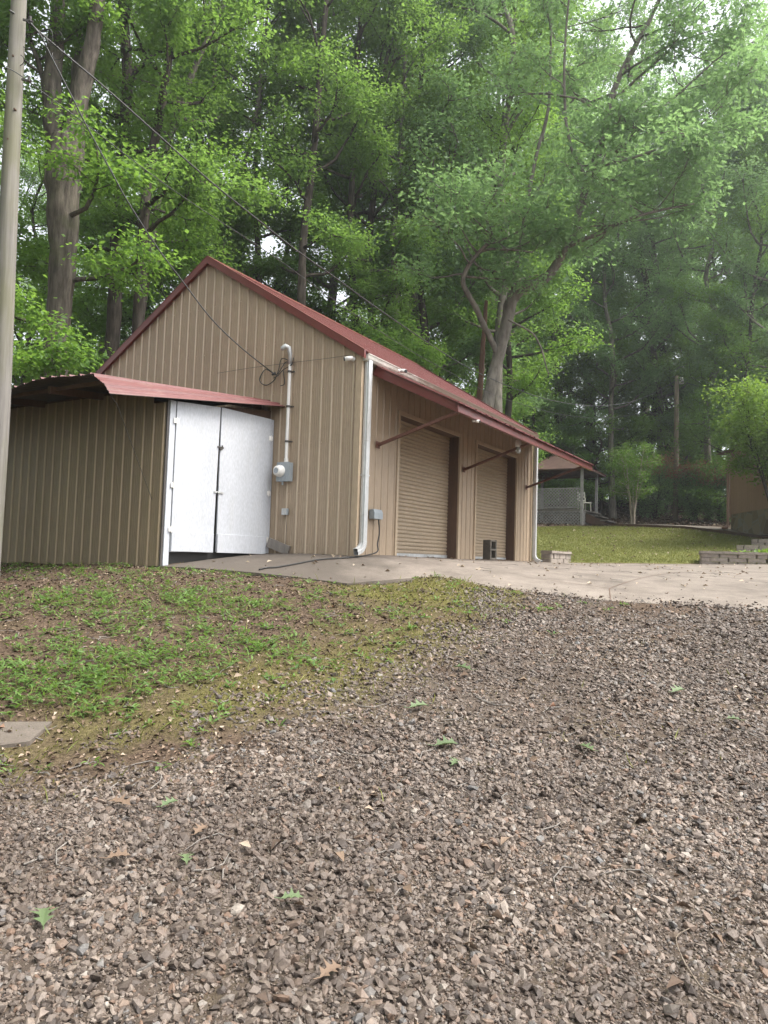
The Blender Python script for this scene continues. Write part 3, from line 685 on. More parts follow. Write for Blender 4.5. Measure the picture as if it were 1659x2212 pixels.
# things fixed to the building
def on_wall(name, label, cat, p, group=None):
    return empty(name, wld(*p), -YAW, label, cat, group)
t = on_wall('electric_meter', 'grey electric meter box with round glass dial on the gable wall', 'meter', (-1.35, 0, 1.14))
w = MB(); w.box((-.125, -.125, 0), (.125, -.028, .30)); w.box((-.13, -.130, -.006), (.13, -.124, .306)); w.build('meter_box', M['grey_plastic'], t, bevel=.008)
w = MB(); w.tube([(-.05, -.13, .16), (-.05, -.155, .16), (-.05, -.157, .16), (-.05, -.215, .16), (-.05, -.235, .16)], [.098, .098, .082, .08, .06], 24); w.build('dial', M['white_plastic'], t, True)
w = MB(); w.tube([(-.05, -.236, .16), (-.05, -.238, .16)], [.045, .045], 20); w.build('dial_face', M['grey_plastic'], t)
w = MB(); w.tube([(-.02, -.1, 0), (-.02, -.1, -.06)], .016, 8); w.build('conduit_stub', M['grey_plastic'], t)
t = on_wall('service_mast', 'white conduit mast with hooded top rising above the electric meter', 'conduit pipe', (-1.335, 0, 1.44))
w = MB(); w.tube([(0, -.075, 0), (0, -.075, .07), (0, -.075, .0701), (0, -.075, 1.72)], [.034, .034, .026, .026], 14); w.build('pipe', M['white_plastic'], t, False)
w = MB(); w.tube([(0, -.075, 1.6), (0, -.08, 1.78), (-.02, -.10, 1.87), (-.06, -.13, 1.895), (-.10, -.155, 1.86), (-.105, -.158, 1.83)], [.028, .031, .044, .048, .04, .027], 14); w.build('weather_head', M['galv'], t, True)
for zz in (.33, .90, 1.47):
    w = MB(); w.tube([(0, -.075, zz), (0, -.075, zz + .03)], .037, 14); w.box((-.02, -.06, zz + .005), (.075, -.025, zz + .025)); w.build('strap', M['dark_metal'], t)
t = on_wall('junction_box', 'small grey junction box low on the gable wall under the electric meter', 'junction box', (-1.33, 0, .60))
w = MB(); w.box((-.05, -.085, 0), (.05, -.026, .105)); w.build('box', M['grey_plastic'], t, bevel=.006)
w = MB(); w.box((-.045, -.089, .005), (.045, -.086, .1)); w.build('cover', M['galv'], t)
w = MB(); w.tube([(.02, -.06, 0), (.03, -.04, -.2), (.02, -.035, -.5), (.03, -.035, -.6)], .004, 6); w.build('cord', M['cable'], t)
t = on_wall('outlet_box', 'grey weatherproof outlet box with black cord beside the first roll-up door', 'outlet box', (0, .44, .56))
w = MB(); w.box((.026, -.12, 0), (.10, .12, .15)); w.build('box', M['grey_plastic'], t, bevel=.008)
w = MB(); w.prism([(.10, .012), (.128, .005), (.128, .10), (.106, .155), (.03, .165), (.10, .152)], -.125, .125, 1); w.build('hinged_cover', M['grey_plastic'], t, bevel=.004)
c1 = [wld(.09, .50, .565), wld(.10, .52, .35), wld(.11, .46, .18), wld(.16, .38, .06)]
p_ = [gnd(*q, lo=7, hi=20) for q in ((790, 1202), (745, 1207), (690, 1211), (640, 1220), (600, 1227), (575, 1229), (560, 1233))]
c1 += [V3([p[0], p[1], base_h([p[0]], [p[1]])[0] + .016]) for p in p_]
pp, rr_ = smooth_path(c1, [.011] * len(c1), 6)
w = MB(); w.tube(pp, .011, 7); o = w.build('extension_cord', M['black'], None, True); tag(o, 'dark cord running from the outlet box across the concrete apron', 'cord')

def sec_cam(p, rz, label, sc_=1.0):
    t = empty('security_camera', p, rz, label, 'camera', 'security cameras on the building'); t.scale = (sc_ * .8,) * 3
    w = MB(); w.tube([(0, .0, 0), (0, -.03, 0)], [.045, .04], 16); w.tube([(0, -.03, 0), (-.02, -.06, .0)], .016, 10); w.build('mount', M['white_plastic'], t, True)
    w = MB(); w.tube([(.02, -.05, .012), (-.03, -.09, .0), (-.10, -.15, -.02)], [.036, .042, .043], 16); w.build('housing', M['white_plastic'], t, True)
    w = MB(); w.tube([(-.1, -.151, -.02), (-.115, -.163, -.024)], [.040, .036], 16); w.build('lens', M['black'], t)
    return t
sec_cam(wld(-.13, -.03, 3.0), -YAW, 'white bullet camera high on the gable wall near its right corner')
sec_cam(wld(.42, .40, 2.86), -YAW + 2.2, 'white camera sitting on top of the awning below the gutter', .9)
sec_cam(wld(AX - .04, 1.0, 2.12), -YAW + 2.6, 'small white camera hanging under the front beam of the awning', .7)
t = empty('jar_light', at(1120, 950, 13.25), -YAW, 'white porcelain light with clear glass jar hanging under the awning', 'light fixture')
w = MB(); w.tube([(0, 0, .06), (0, 0, 0), (0, 0, -.005), (0, 0, -.12), (0, 0, -.135)], [.02, .02, .05, .055, .05], 18); w.build('socket', M['white_plastic'], t, True)
w = MB(); w.tube([(0, 0, -.135), (0, 0, -.22), (0, 0, -.25), (0, 0, -.262)], [.046, .046, .036, .01], 18); w.build('glass_jar', M['glass'], t, True)

# ================================================================== the lean-to shed
shed = empty('lean_to_shed', C0, -YAW, 'brown lean-to shed with white double doors and a sagging red sheet roof', 'shed')
SX, SY = -1.68, -2.24
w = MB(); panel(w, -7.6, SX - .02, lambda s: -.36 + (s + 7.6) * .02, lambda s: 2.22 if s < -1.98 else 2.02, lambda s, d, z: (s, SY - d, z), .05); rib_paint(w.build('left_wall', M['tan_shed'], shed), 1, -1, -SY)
w = MB(); panel(w, SY, 0, -.4, lambda s: 2.6, lambda s, d, z: (-7.6 - d, s, z), .05); w.build('end_wall', M['tan_shed'], shed)
w = MB(); w.box((SX - .03, SY - .006, -.25), (SX - .004, SY + .024, 2.06)); w.build('corner_trim', M['dark_metal'], shed)
w = MB(); w.box((SX - .6, SY + .05, -.27), (SX - .5, -.02, .25)); w.build('dark_interior_panel', M['black'], shed)  # upright black panel added to stand for the darkness inside the shed
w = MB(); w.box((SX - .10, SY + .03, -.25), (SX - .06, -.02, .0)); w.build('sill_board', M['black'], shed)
# posts either side of the doors
w = MB(); w.box((SX - .05, SY + .026, -.235), (SX + .012, SY + .125, 2.055)); w.build('door_post', M['white_door'], shed, bevel=.004)
w = MB(); w.box((SX - .05, -.09, -.02), (SX + .012, -.012, 2.165)); w.build('door_post', M['white_door'], shed, bevel=.004)
# two leaves, each cut to the slope of the roof, sagging towards the middle
def shed_door(y0, y1, zb0, zb1, zt0, zt1, lean):
    w = MB(); x0, x1 = SX + .001, SX + .026; vs = []
    for x in (x0, x1): vs += [(x, y0 + max(lean, 0), zb0), (x, y1 + min(lean, 0), zb1), (x, y1, zt1), (x, y0, zt0)]
    w.add(vs, [(3, 2, 1, 0), (4, 5, 6, 7), (0, 1, 5, 4), (1, 2, 6, 5), (2, 3, 7, 6), (3, 0, 4, 7)])
    return w.build('shed_door', M['white_door'], shed, bevel=.003)
dl = shed_door(SY + .135, -1.262, -.045, -.03, 2.055, 2.135, -.03)
drr = shed_door(-1.235, -.10, -.025, -.018, 2.138, 2.165, .012)
for d_, y0, y1 in ((dl, SY + .137, -1.30), (drr, -1.22, -.12)):
    w = MB(); w.box((SX + .027, y0, -.035), (SX + .042, y1, .245)); w.build('kick_board', M['white_door'], d_, bevel=.003)
for d_, yy, zs in ((dl, SY + .13, (1.78, .88, .27)), (drr, -.095, (1.85, .95, .20))):
    for zz in zs:
        w = MB(); s_ = 1 if d_ is dl else -1
        w.tube([(SX + .034, yy, zz - .05), (SX + .034, yy, zz + .05)], .007, 8); w.box((SX + .0265, yy - .045, zz - .035), (SX + .031, yy + .045, zz + .035)); w.build('hinge', M['white_plastic'], d_)
w = MB(); w.box((SX + .027, -1.30, 1.52), (SX + .036, -1.17, 1.545)); w.tube([(SX + .04, -1.215, 1.50), (SX + .05, -1.215, 1.565)], .012, 8); w.box((SX + .03, -1.26, 1.49), (SX + .05, -1.22, 1.53)); w.build('latch', M['dark_metal'], drr)
w = MB(); w.box((SX + .027, -1.33, .845), (SX + .040, -1.14, .875)); w.tube([(SX + .04, -1.26, .86), (SX + .055, -1.26, .86)], .014, 10); w.build('hasp', M['galv'], dl)
# dark header gap above the right leaf
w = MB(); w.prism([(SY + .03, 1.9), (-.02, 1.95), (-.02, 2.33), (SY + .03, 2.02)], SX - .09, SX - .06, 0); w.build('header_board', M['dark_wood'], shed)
# roof sheet: ribs run down the slope, the outer panel is bent down over the doors
w = MB(); prx = rib_profile(-7.7, -1.45, .03, rib=.024); ny_ = 14; rr = random.Random(11)
fl = [math.sin(s * 1.7) * .025 + math.sin(s * 4.1 + 1) * .015 for s, d in prx]
def shed_roof(s, d, y, i):
    z = 2.50 + y * .093 + d
    u = np.clip(-y / 3.25, -.1, 1)
    if s > -1.85:
        k = (s + 1.85) / .40; z -= (k * k * .45 + k * .55) * (.12 + .17 * max(u, 0))
    if u > .6: z += fl[i] * (u - .6) / .4 - max(0, -s - 3.2) * .03 * (u - .6) / .4
    return z
rows = [(.12 - (3.42) * j / ny_) for j in range(ny_ + 1)]
for off in (0, -.006):
    vs = []; w = MB()
    for y in rows:
        for i, (s, d) in enumerate(prx):
            ye = y + (0 if y > -3.2 else math.sin(i * 1.3) * .012)
            if y > 0: ye = y * (np.clip((s + 2.1) / .5, 0, 1)) - .012 - .02 * (1 - np.clip((s + 2.1) / .5, 0, 1))
            vs.append((s - (.10 * np.clip(-y / 3.3, 0, 1) if s > -1.9 else 0) + .0, ye, shed_roof(s, d, y, i) + off))
    n = len(prx); w.add(vs, [(r * n + i, r * n + i + 1, (r + 1) * n + i + 1, (r + 1) * n + i) for r in range(ny_) for i in range(n - 1)])
    if off == 0: me_r = w.build('sheet_roof', M['pink_sheet'], shed)
    else: w.build('sheet_underside', M['soffit_dark'], me_r)
w = MB()
for s in (-7.3, -5.9, -4.5, -3.1, -1.95): w.beam((s, -.04, 2.42), (s, -3.1, 2.42 - 3.06 * .093), .05, .10)
for y in (-2.2, -3.0): w.beam((-7.6, y, 2.44 + y * .093), (-1.97, y, 2.44 + y * .093), .05, .045)
w.build('rafters', M['dark_wood'], shed)
w = MB(); w.tube([(-1.62, -3.25, 1.92), (-1.6, -3.22, 1.86)] + [(-1.60 - .03 * i, -3.15 + .87 * i / 9, 1.8 - .0 - 1.13 * i / 9) for i in range(10)], .004, 5); w.build('hanging_wire', M['cable'], shed)
t = wld(-1.60, -.02, -.01)
w = MB(); w.beam((-1.60, -.12, .16), (-1.22, -.06, .03), .04, .15); 
for i in range(len(w.v)): w.v[i] = tuple(wld(*w.v[i]))
o = w.build('board', M['grey_wood']); tag(o, 'short grey board leaning on the gable wall beside the white doors', 'board')

# concrete block in front of the second door
t = empty('concrete_block', wld(.2, 4.72, .0), .72, 'hollow grey concrete block standing on end by the second roll-up door', 'concrete block')
w = MB(); W_, H_, D_ = .2, .40, .2
w.box((-.1, -.1, 0), (-.065, .1, H_)); w.box((.065, -.1, 0), (.1, .1, H_))
for z in (0, .183, .365): w.box((-.065, -.099, z), (.065, .099, z + .035))
w.build('block', M['block_dark'], t, bevel=.004)

# ================================================================== left utility pole and the cables
PY = 9.0
pc = [(44, -60), (41, 0), (30, 220), (19.5, 441), (7, 749), (-2, 931), (-16, 1137)]
P = [at(x, y, PY) for x, y in pc]; Rr = [r / FPX * PY for r in (15.5, 16, 17.2, 18.5, 19.3, 19.8, 20.3)]
d_ = P[-1] - P[-2]; g_z = gh(P[-1][0], P[-1][1]) - .3; P.append(P[-1] + d_ * (g_z - P[-1][2]) / d_[2]); Rr.append(Rr[-1] * 1.02)
P.insert(0, P[0] + (P[0] - P[1]) * 3); Rr.insert(0, Rr[0] * .95)
ppl = empty('utility_pole', P[-1], 0, 'weathered grey wooden utility pole at the left edge carrying several cables', 'utility pole')
pp, rr_ = smooth_path(list(reversed(P)), list(reversed(Rr)), 4)
w = MB(); w.tube([p - P[-1] for p in pp], rr_, 24); w.build('pole', M['pole'], ppl, True)
def knob(px, py):
    q = at(px, py, PY - .1) - P[-1]; w = MB(); w.tube([q + V3([0, .03, 0]), q + V3([0, -.006, 0])], [.016, .012], 10); w.build('knot', M['dark_wood'], ppl)
for k in ((31, 235), (17, 300), (28, 120)): knob(*k)
def hardware(px, py):
    q = at(px, py, PY - .13) - P[-1]; w = MB(); w.beam(q + V3([-.02, .06, 0]), q + V3([.11, .06, -.02]), .02, .025); w.tube([q + V3([.09, .03, .02]), q + V3([.09, .03, -.04])], [.02, .015], 10); w.build('cable_clamp', M['dark_metal'], ppl)
hardware(48, 35); hardware(45, 165)
def cable(name, pix, A, B, r, label, m_='cable', extra=None):
    pts = [on_vertical(x, y, A, B) for x, y in pix]; pp, _ = smooth_path(pts, [r] * len(pts), 8)
    if extra: pp = pp + extra
    w = MB(); w.tube(pp, r, 6); o = w.build('overhead_cable', M[m_], None, True); return tag(o, label, 'cable', 'overhead cables')
FP = at(1459, 1122, 38.0)
A1 = at(20, 22, PY - .14); B1 = at(1460, 822, 38)
cable('', [(20, 22), (60, 48), (100, 82), (160, 133), (230, 192), (340, 290), (450, 388), (545, 465), (640, 540), (725, 600), (800, 655), (900, 724), (1000, 788), (1070, 822), (1130, 846), (1180, 862), (1230, 872), (1280, 877), (1330, 874), (1370, 866), (1410, 850), (1440, 834), (1460, 822)], A1, B1, .013, 'long thick cable running from the left pole over the red roof to the far pole')
B2 = wld(-1.74, -.03, 2.96); A2 = at(62, 45, PY - .1)
cable('', [(62, 45), (88, 77), (107, 115), (160, 218), (184, 266), (240, 370), (280, 442), (340, 535), (400, 615), (458, 690), (520, 750), (590, 806)], A2, B2, .011, 'service cable dropping from the left pole to the gable wall')
A3 = at(40, 160, PY - .12); B3 = at(1459, 866, 38)
cable('', [(10, 145), (40, 160), (128, 226), (197, 277), (333, 381), (425, 445), (600, 560), (750, 668), (888, 758), (966, 801), (1060, 850), (1150, 880), (1229, 898), (1305, 903), (1378, 893), (1437, 875), (1459, 866)], A3, B3, .007, 'thinner lower cable from the left pole passing below the thick one to the far pole')
A5 = at(1462, 822, 38); B5 = at(1780, 880, 27)
cable('', [(1462, 820), (1520, 838), (1595, 857), (1680, 872), (1780, 880)], A5, B5, .014, 'cable running from the far pole towards the brown house')
# loose loops of wire at the mast
def loops():
    w = MB(); f = lambda x, y, k: plane_y(x, y, -k); c6 = lambda x, y: ((560 + .19289 * x) * .96, (760 + .19289 * y) * .96)
    runs = [[(285, 415), (200, 370), (150, 420), (125, 490), (160, 540), (230, 545), (300, 490), (345, 380), (370, 270), (400, 240), (470, 270), (505, 310), (520, 240)],
            [(300, 430), (340, 420), (390, 340), (430, 285), (480, 290), (500, 320), (525, 230)], [(290, 470), (340, 440), (400, 375), (460, 340), (500, 310)],
            [(400, 375), (405, 430), (415, 500), (410, 545), (370, 560)], [(180, 375), (140, 450), (130, 510), (200, 555), (290, 500), (320, 440)]]
    for i, r in enumerate(runs):
        pts = [wld(*f(*c6(*p), .05 + .02 * (i % 3))) for p in r]; pp, _ = smooth_path(pts, [.007] * len(pts), 6); w.tube(pp, .0075, 6)
    p = wld(*f(*c6(290, 420), .06)); w.tube([p - .02, p + .02], .02, 8)
    o = w.build('wire_loops', M['cable'], None, True); tag(o, 'tangle of loose dark wire loops beside the white conduit mast', 'wires')
loops()
pts = [wld(*plane_y(x, y, -.035)) for x, y in ((470, 806), (538, 795), (600, 787), (640, 782), (700, 775), (757, 767))]
w = MB(); w.tube(pts, .0035, 5); o = w.build('camera_wire', M['cable']); tag(o, 'thin wire strung across the gable wall to the corner camera', 'wire')
w = MB(); 
for cx, cy, r in ((118, 82, 17), (124, 118, 11), (75, 78, 30), (40, 130, 12)):
    w.tube([at(cx + r * math.cos(a) * (1 if r < 25 else 1.3), cy + r * math.sin(a), PY - .1 + .04 * a) for a in np.linspace(-1.2, 3.6, 18)], .005, 5)
o = w.build('wire_loops', M['cable'], None, True); tag(o, 'small curls of loose wire hanging at the top of the left pole', 'wires')

# far utility pole
fz = gh(FP[0], FP[1]); top = at(1462, 812, 38)
fp = empty('utility_pole', (FP[0], FP[1], fz), 0, 'brown wooden utility pole with a small lamp standing among the shrubs', 'utility pole')
d0 = top - V3([FP[0], FP[1], fz])
w = MB(); w.tube([(0, 0, -.3), tuple(d0 * .5), tuple(d0)], [.13, .12, .105], 16); w.build('pole', M['pole_far'], fp, True)
w = MB(); q = d0 + V3([.2, -.15, -.25]); w.tube([d0 + V3([0, 0, -.1]), q + V3([0, 0, .12])], .03, 8); w.tube([q + V3([0, 0, .15]), q + V3([0, 0, .05]), q + V3([0, 0, -.1]), q + V3([0, 0, -.2])], [.05, .09, .13, .12], 14); w.build('lamp', M['white_plastic'], fp, True)
w = MB(); w.tube([d0 + V3([-.18, 0, -.05]), d0 + V3([.18, 0, -.05])], .03, 8); w.build('cable_clamp', M['dark_metal'], fp)

# ================================================================== gazebo
GC = at(1211, 1100, 36.0); gdx = V3([math.cos(math.radians(-30)), math.sin(math.radians(-30)), 0]); gdy = V3([-gdx[1], gdx[0], 0])
z_deck = at(1252, 1099, 34).item(2); z_rail = at(1252, 1054, 34).item(2); z_eave = at(1252, 1012, 34).item(2); z_gr = at(1252, 1140, 34).item(2); z_peak = at(1211, 985, 36).item(2)
gz = empty('gazebo', (GC[0], GC[1], z_gr), math.radians(-30), 'grey lattice gazebo with rusty red roof behind the far end of the metal building', 'gazebo')
dk, rl, ev, pk = z_deck - z_gr, z_rail - z_gr, z_eave - z_gr, z_peak - z_gr; gh_ = 1.45
w = MB()
w.box((-gh_, -gh_, dk - .09), (gh_, gh_, dk)); w.build('deck', M['grey_wood'], gz)
for sx, sy in ((1, -1), (1, 1), (-1, -1), (-1, 1)):
    w = MB(); x, y = sx * (gh_ - .03), sy * (gh_ - .03); w.box((x - .06, y - .06, -.3), (x + .06, y + .06, ev + .05)); w.build('post', M['lattice'], gz)
def lattice(p0, p1, z0, z1, nm):
    w = MB(); a = V3(p0); b_ = V3(p1); L = np.linalg.norm(b_ - a); u = (b_ - a) / L; n = np.cross(u, EZ); H = z1 - z0; st = .155
    k = -H
    for dirn, off in ((1, .006), (-1, -.006)):
        s = -H
        while s < L:
            t0, t1 = max(0, -s) / H if dirn else 0, min(1, (L - s) / H)
            if t1 > t0:
                q0, q1 = (s + t0 * H, t0 * H), (s + t1 * H, t1 * H)
                if dirn < 0: q0, q1 = (L - q0[0], q0[1]), (L - q1[0], q1[1])
                w.beam(a + u * q0[0] + EZ * (z0 + q0[1]) + n * off, a + u * q1[0] + EZ * (z0 + q1[1]) + n * off, .011, .042, n) if False else w.beam(a + u * q0[0] + EZ * (z0 + q0[1]) + n * off, a + u * q1[0] + EZ * (z0 + q1[1]) + n * off, .042, .011, n)
            s += st
    w.beam(a + EZ * z0, b_ + EZ * z0, .03, .05); w.beam(a + EZ * z1, b_ + EZ * z1, .03, .06)
    w.build(nm, M['lattice'], gz)
e = gh_ - .03
for p0, p1 in (((-e, -e, 0), (e, -e, 0)), ((-e, -e, 0), (-e, e, 0))): lattice(p0, p1, dk + .06, rl, 'lattice_railing')
for p0, p1 in (((-e, -e, 0), (e, -e, 0)), ((e, -e, 0), (e, e, 0))): lattice(p0, p1, -.02, dk - .1, 'lattice_skirt')
w = MB(); E_ = gh_ + .34
w.add([(-E_, -E_, ev), (E_, -E_, ev), (E_, E_, ev), (-E_, E_, ev), (0, 0, pk + .12), (-E_, -E_, ev - .05), (E_, -E_, ev - .05), (E_, E_, ev - .05), (-E_, E_, ev - .05), (0, 0, pk + .05)], [(0, 1, 4), (1, 2, 4), (2, 3, 4), (3, 0, 4), (6, 5, 9), (7, 6, 9), (8, 7, 9), (5, 8, 9), (0, 5, 6, 1), (1, 6, 7, 2), (2, 7, 8, 3), (3, 8, 5, 0)])
rf = w.build('roof', M['red_gazebo'], gz)
for sx, sy in ((1, -1), (1, 1), (-1, -1)):
    w = MB(); w.beam((sx * E_, sy * E_, ev + .02), (0, 0, pk + .15), .08, .03); w.build('hip_cap', M['red_rust'], rf)
w = MB()
for a, b_ in (((-e, -e), (e, -e)), ((e, -e), (e, e)), ((e, e), (-e, e)), ((-e, e), (-e, -e))): w.beam((a[0], a[1], ev - .05), (b_[0], b_[1], ev - .05), .05, .14)
w.build('top_beam', M['dark_wood'], gz)
st = empty('steps', (0, 0, 0)); st.parent = gz
for i in range(4):
    zt = dk - .08 - i * (dk - .05) / 4.2; x0 = gh_ + .02 + i * .34
    w = MB(); w.box((x0, -.85, zt - .05), (x0 + .36, .85, zt)); w.build('tread', M['grey_wood'], st)
for sy in (-.8, .8):
    w = MB(); w.prism([(gh_ + .01, dk - .15), (gh_ + 1.45, .08), (gh_ + 1.45, -.1), (gh_ + .01, dk - .6)], sy - .025, sy + .025, 1); w.build('stringer', M['dark_wood'], st)
# cream chair on the deck
cp = GC + gdx * 1.13 + gdy * .22; ch = empty('chair', (cp[0], cp[1], z_deck), math.radians(20), 'cream chair standing on the gazebo deck near the steps', 'chair')
w = MB(); w.box((-.24, -.24, .40), (.24, .24, .45)); w.build('seat', M['chair'], ch, bevel=.01)
for sx in (-1, 1):
    for sy in (-1, 1): w = MB(); w.beam((sx * .22, sy * .22, 0), (sx * .20, sy * .20, .42), .045, .045); w.build('leg', M['chair'], ch)
w = MB()
for sx in (-.2, .2): w.beam((sx, .21, .44), (sx, .32, 1.0), .05, .03)
for k in range(3): w.beam((-.2, .23 + .038 * k, .55 + .19 * k), (.2, .23 + .038 * k, .55 + .19 * k), .02, .07)
w.build('backrest', M['chair'], ch)

# ================================================================== retaining walls, path, house
def block_wall(name, pts, rows_, h, blk, label, cap=True, depth=.24):
    """courses of rough split-face blocks along a plan polyline"""
    base = V3([pts[0][0], pts[0][1], 0]); zs = [gh(*p[:2]) for p in pts]; b0 = min(base_h([p[0]], [p[1]])[0] for p in pts) - .03
    t = empty(name, (pts[0][0], pts[0][1], b0), 0, label, 'retaining wall'); rr = random.Random(len(label))
    for r in range(rows_):
        w = MB()
        for a, b_ in zip(pts[:-1], pts[1:]):
            a = V3([a[0], a[1], 0]) - base; b2 = V3([b_[0], b_[1], 0]) - base; L = np.linalg.norm(b2 - a); u = (b2 - a) / L; n = V3([-u[1], u[0], 0])
            s = 0 if r % 2 == 0 else -blk / 2
            while s < L - .02:
                s0, s1 = max(0, s) + .006, min(L, s + blk) - .006; s += blk
                if s1 - s0 < .12: continue
                z0, z1 = r * h + .004, (r + 1) * h - .004; j = [rr.uniform(-.012, .02) for _ in range(4)]
                f = [a + u * s0 + n * (j[0] * .4 + .012), a + u * (s0 + .02) - n * (.015 + j[1]), a + u * (s1 - .03) - n * (.015 + j[2]), a + u * s1 + n * (j[3] * .4 + .012), a + u * s1 + n * depth, a + u * s0 + n * depth]
                w.add([p + EZ * z0 for p in f] + [p + EZ * z1 for p in f], [(0, 1, 2, 3, 4, 5), (11, 10, 9, 8, 7, 6)] + [(i, i + 6, (i + 1) % 6 + 6, (i + 1) % 6) for i in range(6)])
        w.build('course', M['block'], t)
    if cap:
        w = MB()
        for a, b_ in zip(pts[:-1], pts[1:]):
            a = V3([a[0], a[1], 0]) - base; b2 = V3([b_[0], b_[1], 0]) - base; L = np.linalg.norm(b2 - a); u = (b2 - a) / L; n = V3([-u[1], u[0], 0]); k = max(1, int(L / .45))
            for i in range(k):
                s0, s1 = L * i / k + .004, L * (i + 1) / k - .004; z = rows_ * h
                q = [a + u * s0 - n * .045, a + u * s1 - n * .045, a + u * s1 + n * (depth + .02), a + u * s0 + n * (depth + .02)]
                w.add([p + EZ * (z + .002) for p in q] + [p + EZ * (z + .062 + rr.uniform(-.004, .004)) for p in q], [(0, 3, 2, 1), (4, 5, 6, 7)] + [(i2, (i2 + 1) % 4, (i2 + 1) % 4 + 4, i2 + 4) for i2 in range(4)])
        w.build('cap_stones', M['block'], t)
    return t
p0 = wld(.35, 8.15, 0); p1 = at(1231, 1216, 18.6)
block_wall('retaining_wall', [p0, p1, p1 + V3([.25, 1.5, 0])], 2, .13, .36, 'short low grey block wall beside the far downspout of the metal building')
q0 = at(1514, 1218, 18.25); q1 = at(1659, 1219, 17.7); q2 = at(1950, 1222, 17)
block_wall('retaining_wall', [q0 + V3([q0[0], q0[1], 0]) * .06, q0, q1, q2], 3, .10, .42, 'longer grey block wall between the lawn and the concrete at the right edge')
r0 = at(1590, 1180, 21.5); r1 = at(1700, 1180, 20.8)
block_wall('block_steps', [r0, r1], 2, .13, .4, 'rough block steps climbing behind the longer wall towards the house', False, .4)
r0 = at(1622, 1170, 23.5); r1 = at(1720, 1170, 22.8)
block_wall('block_steps', [r0, r1], 2, .13, .4, 'upper rough block steps nearest the brown house', False, .4)
# garden walk in front of the house with its dark edging
pw = [at(1320, 1136.5, 33.6), at(1400, 1138, 32.4), at(1480, 1144, 30.4), at(1570, 1152, 28), at(1640, 1161, 25.8), at(1760, 1170, 23.6)]
w = MB(); vs = []
for i, p in enumerate(pw):
    d = pw[min(i + 1, len(pw) - 1)] - pw[max(i - 1, 0)]; n = unit(V3([-d[1], d[0], 0]))
    for k in (0, 1.3): q = p + n * k; vs.append((q[0], q[1], base_h([q[0]], [q[1]])[0] + .09))
for q in list(vs): vs.append((q[0], q[1], q[2] - .2))
n = len(pw); w.add(vs, [(2 * i, 2 * i + 2, 2 * i + 3, 2 * i + 1) for i in range(n - 1)] + [(2 * n + 2 * i, 2 * n + 2 * i + 2, 2 * i + 2, 2 * i) for i in range(n - 1)])
o = w.build('path', M['concrete']); tag(o, None, None, kind='structure')
w = MB(); pts = []
for p in pw: pts.append((p[0] - .03, p[1] - .05, base_h([p[0]], [p[1]])[0] + .05))
for a, b_ in zip(pts[:-1], pts[1:]): w.beam(a, b_, .05, .13)
o = w.build('edging', M['dark_wood']); tag(o, 'dark timber edging along the crest of the lawn', 'edging')
# slab remnant at the lower left
sp = [gnd(-160, 1562, lo=3, hi=9), gnd(112, 1560, lo=3, hi=9), gnd(64, 1603, lo=3, hi=9), gnd(-200, 1640, lo=3, hi=9)]
slab('path', [tuple(p[:2]) for p in sp], .2, lambda X, Y: ground_h(X, Y, False) + .004, .12, M['concrete'], lambda co: np.full(len(co), .60))
# brown house at the right
hc = at(1577, 1142, 29.0); hz = hc[2] - .05; hd = unit(V3([-.115, -.993, 0])); hyaw = math.atan2(hd[1], hd[0])
hs_ = empty('house', (hc[0], hc[1], hz), hyaw, 'brown vertical-sided house with stone foundation at the right edge', 'house')
# local x runs along the wall towards the camera, local y to the right-hand side (house body lies at +y)
w = MB(); w.box((0, .03, -.3), (7, 6, .62)); w.build('foundation', M['flagstone'], hs_)
w = MB(); panel_s = []
s = 0
while s < 7:
    w.box((s + .006, 0, .62), (min(s + .196, 7), .10, 3.15)); w.box((s + .196, .012, .62), (s + .206, .1, 3.15)); s += .2
w.box((.0, .1, .62), (7, 6, 3.15)); w.build('wall', M['house_siding'], hs_)
w = MB(); w.box((-.02, -.02, .5), (.09, .0, 3.15)); w.box((-.02, -.02, .5), (-.001, .12, 3.15)); w.build('corner_trim', M['house_siding'], hs_)
w = MB(); w.add([(-.4, -.45, 3.1), (7.4, -.45, 3.1), (7.4, 6.4, 3.1), (-.4, 6.4, 3.1), (1.5, 3, 4.3), (5.5, 3, 4.3)], [(0, 1, 5, 4), (1, 2, 5), (2, 3, 4, 5), (3, 0, 4), (3, 2, 1, 0)]); w.build('roof', M['dark_wood'], hs_)
w = MB(); w.tube([(-.07, -.06, 3.0), (-.07, -.06, .25), (-.05, -.12, .12), (.1, -.3, .07), (.45, -.42, .05), (.75, -.38, .06)], [.05, .05, .055, .06, .06, .06], 10); w.build('downspout', M['house_siding'], hs_, True)

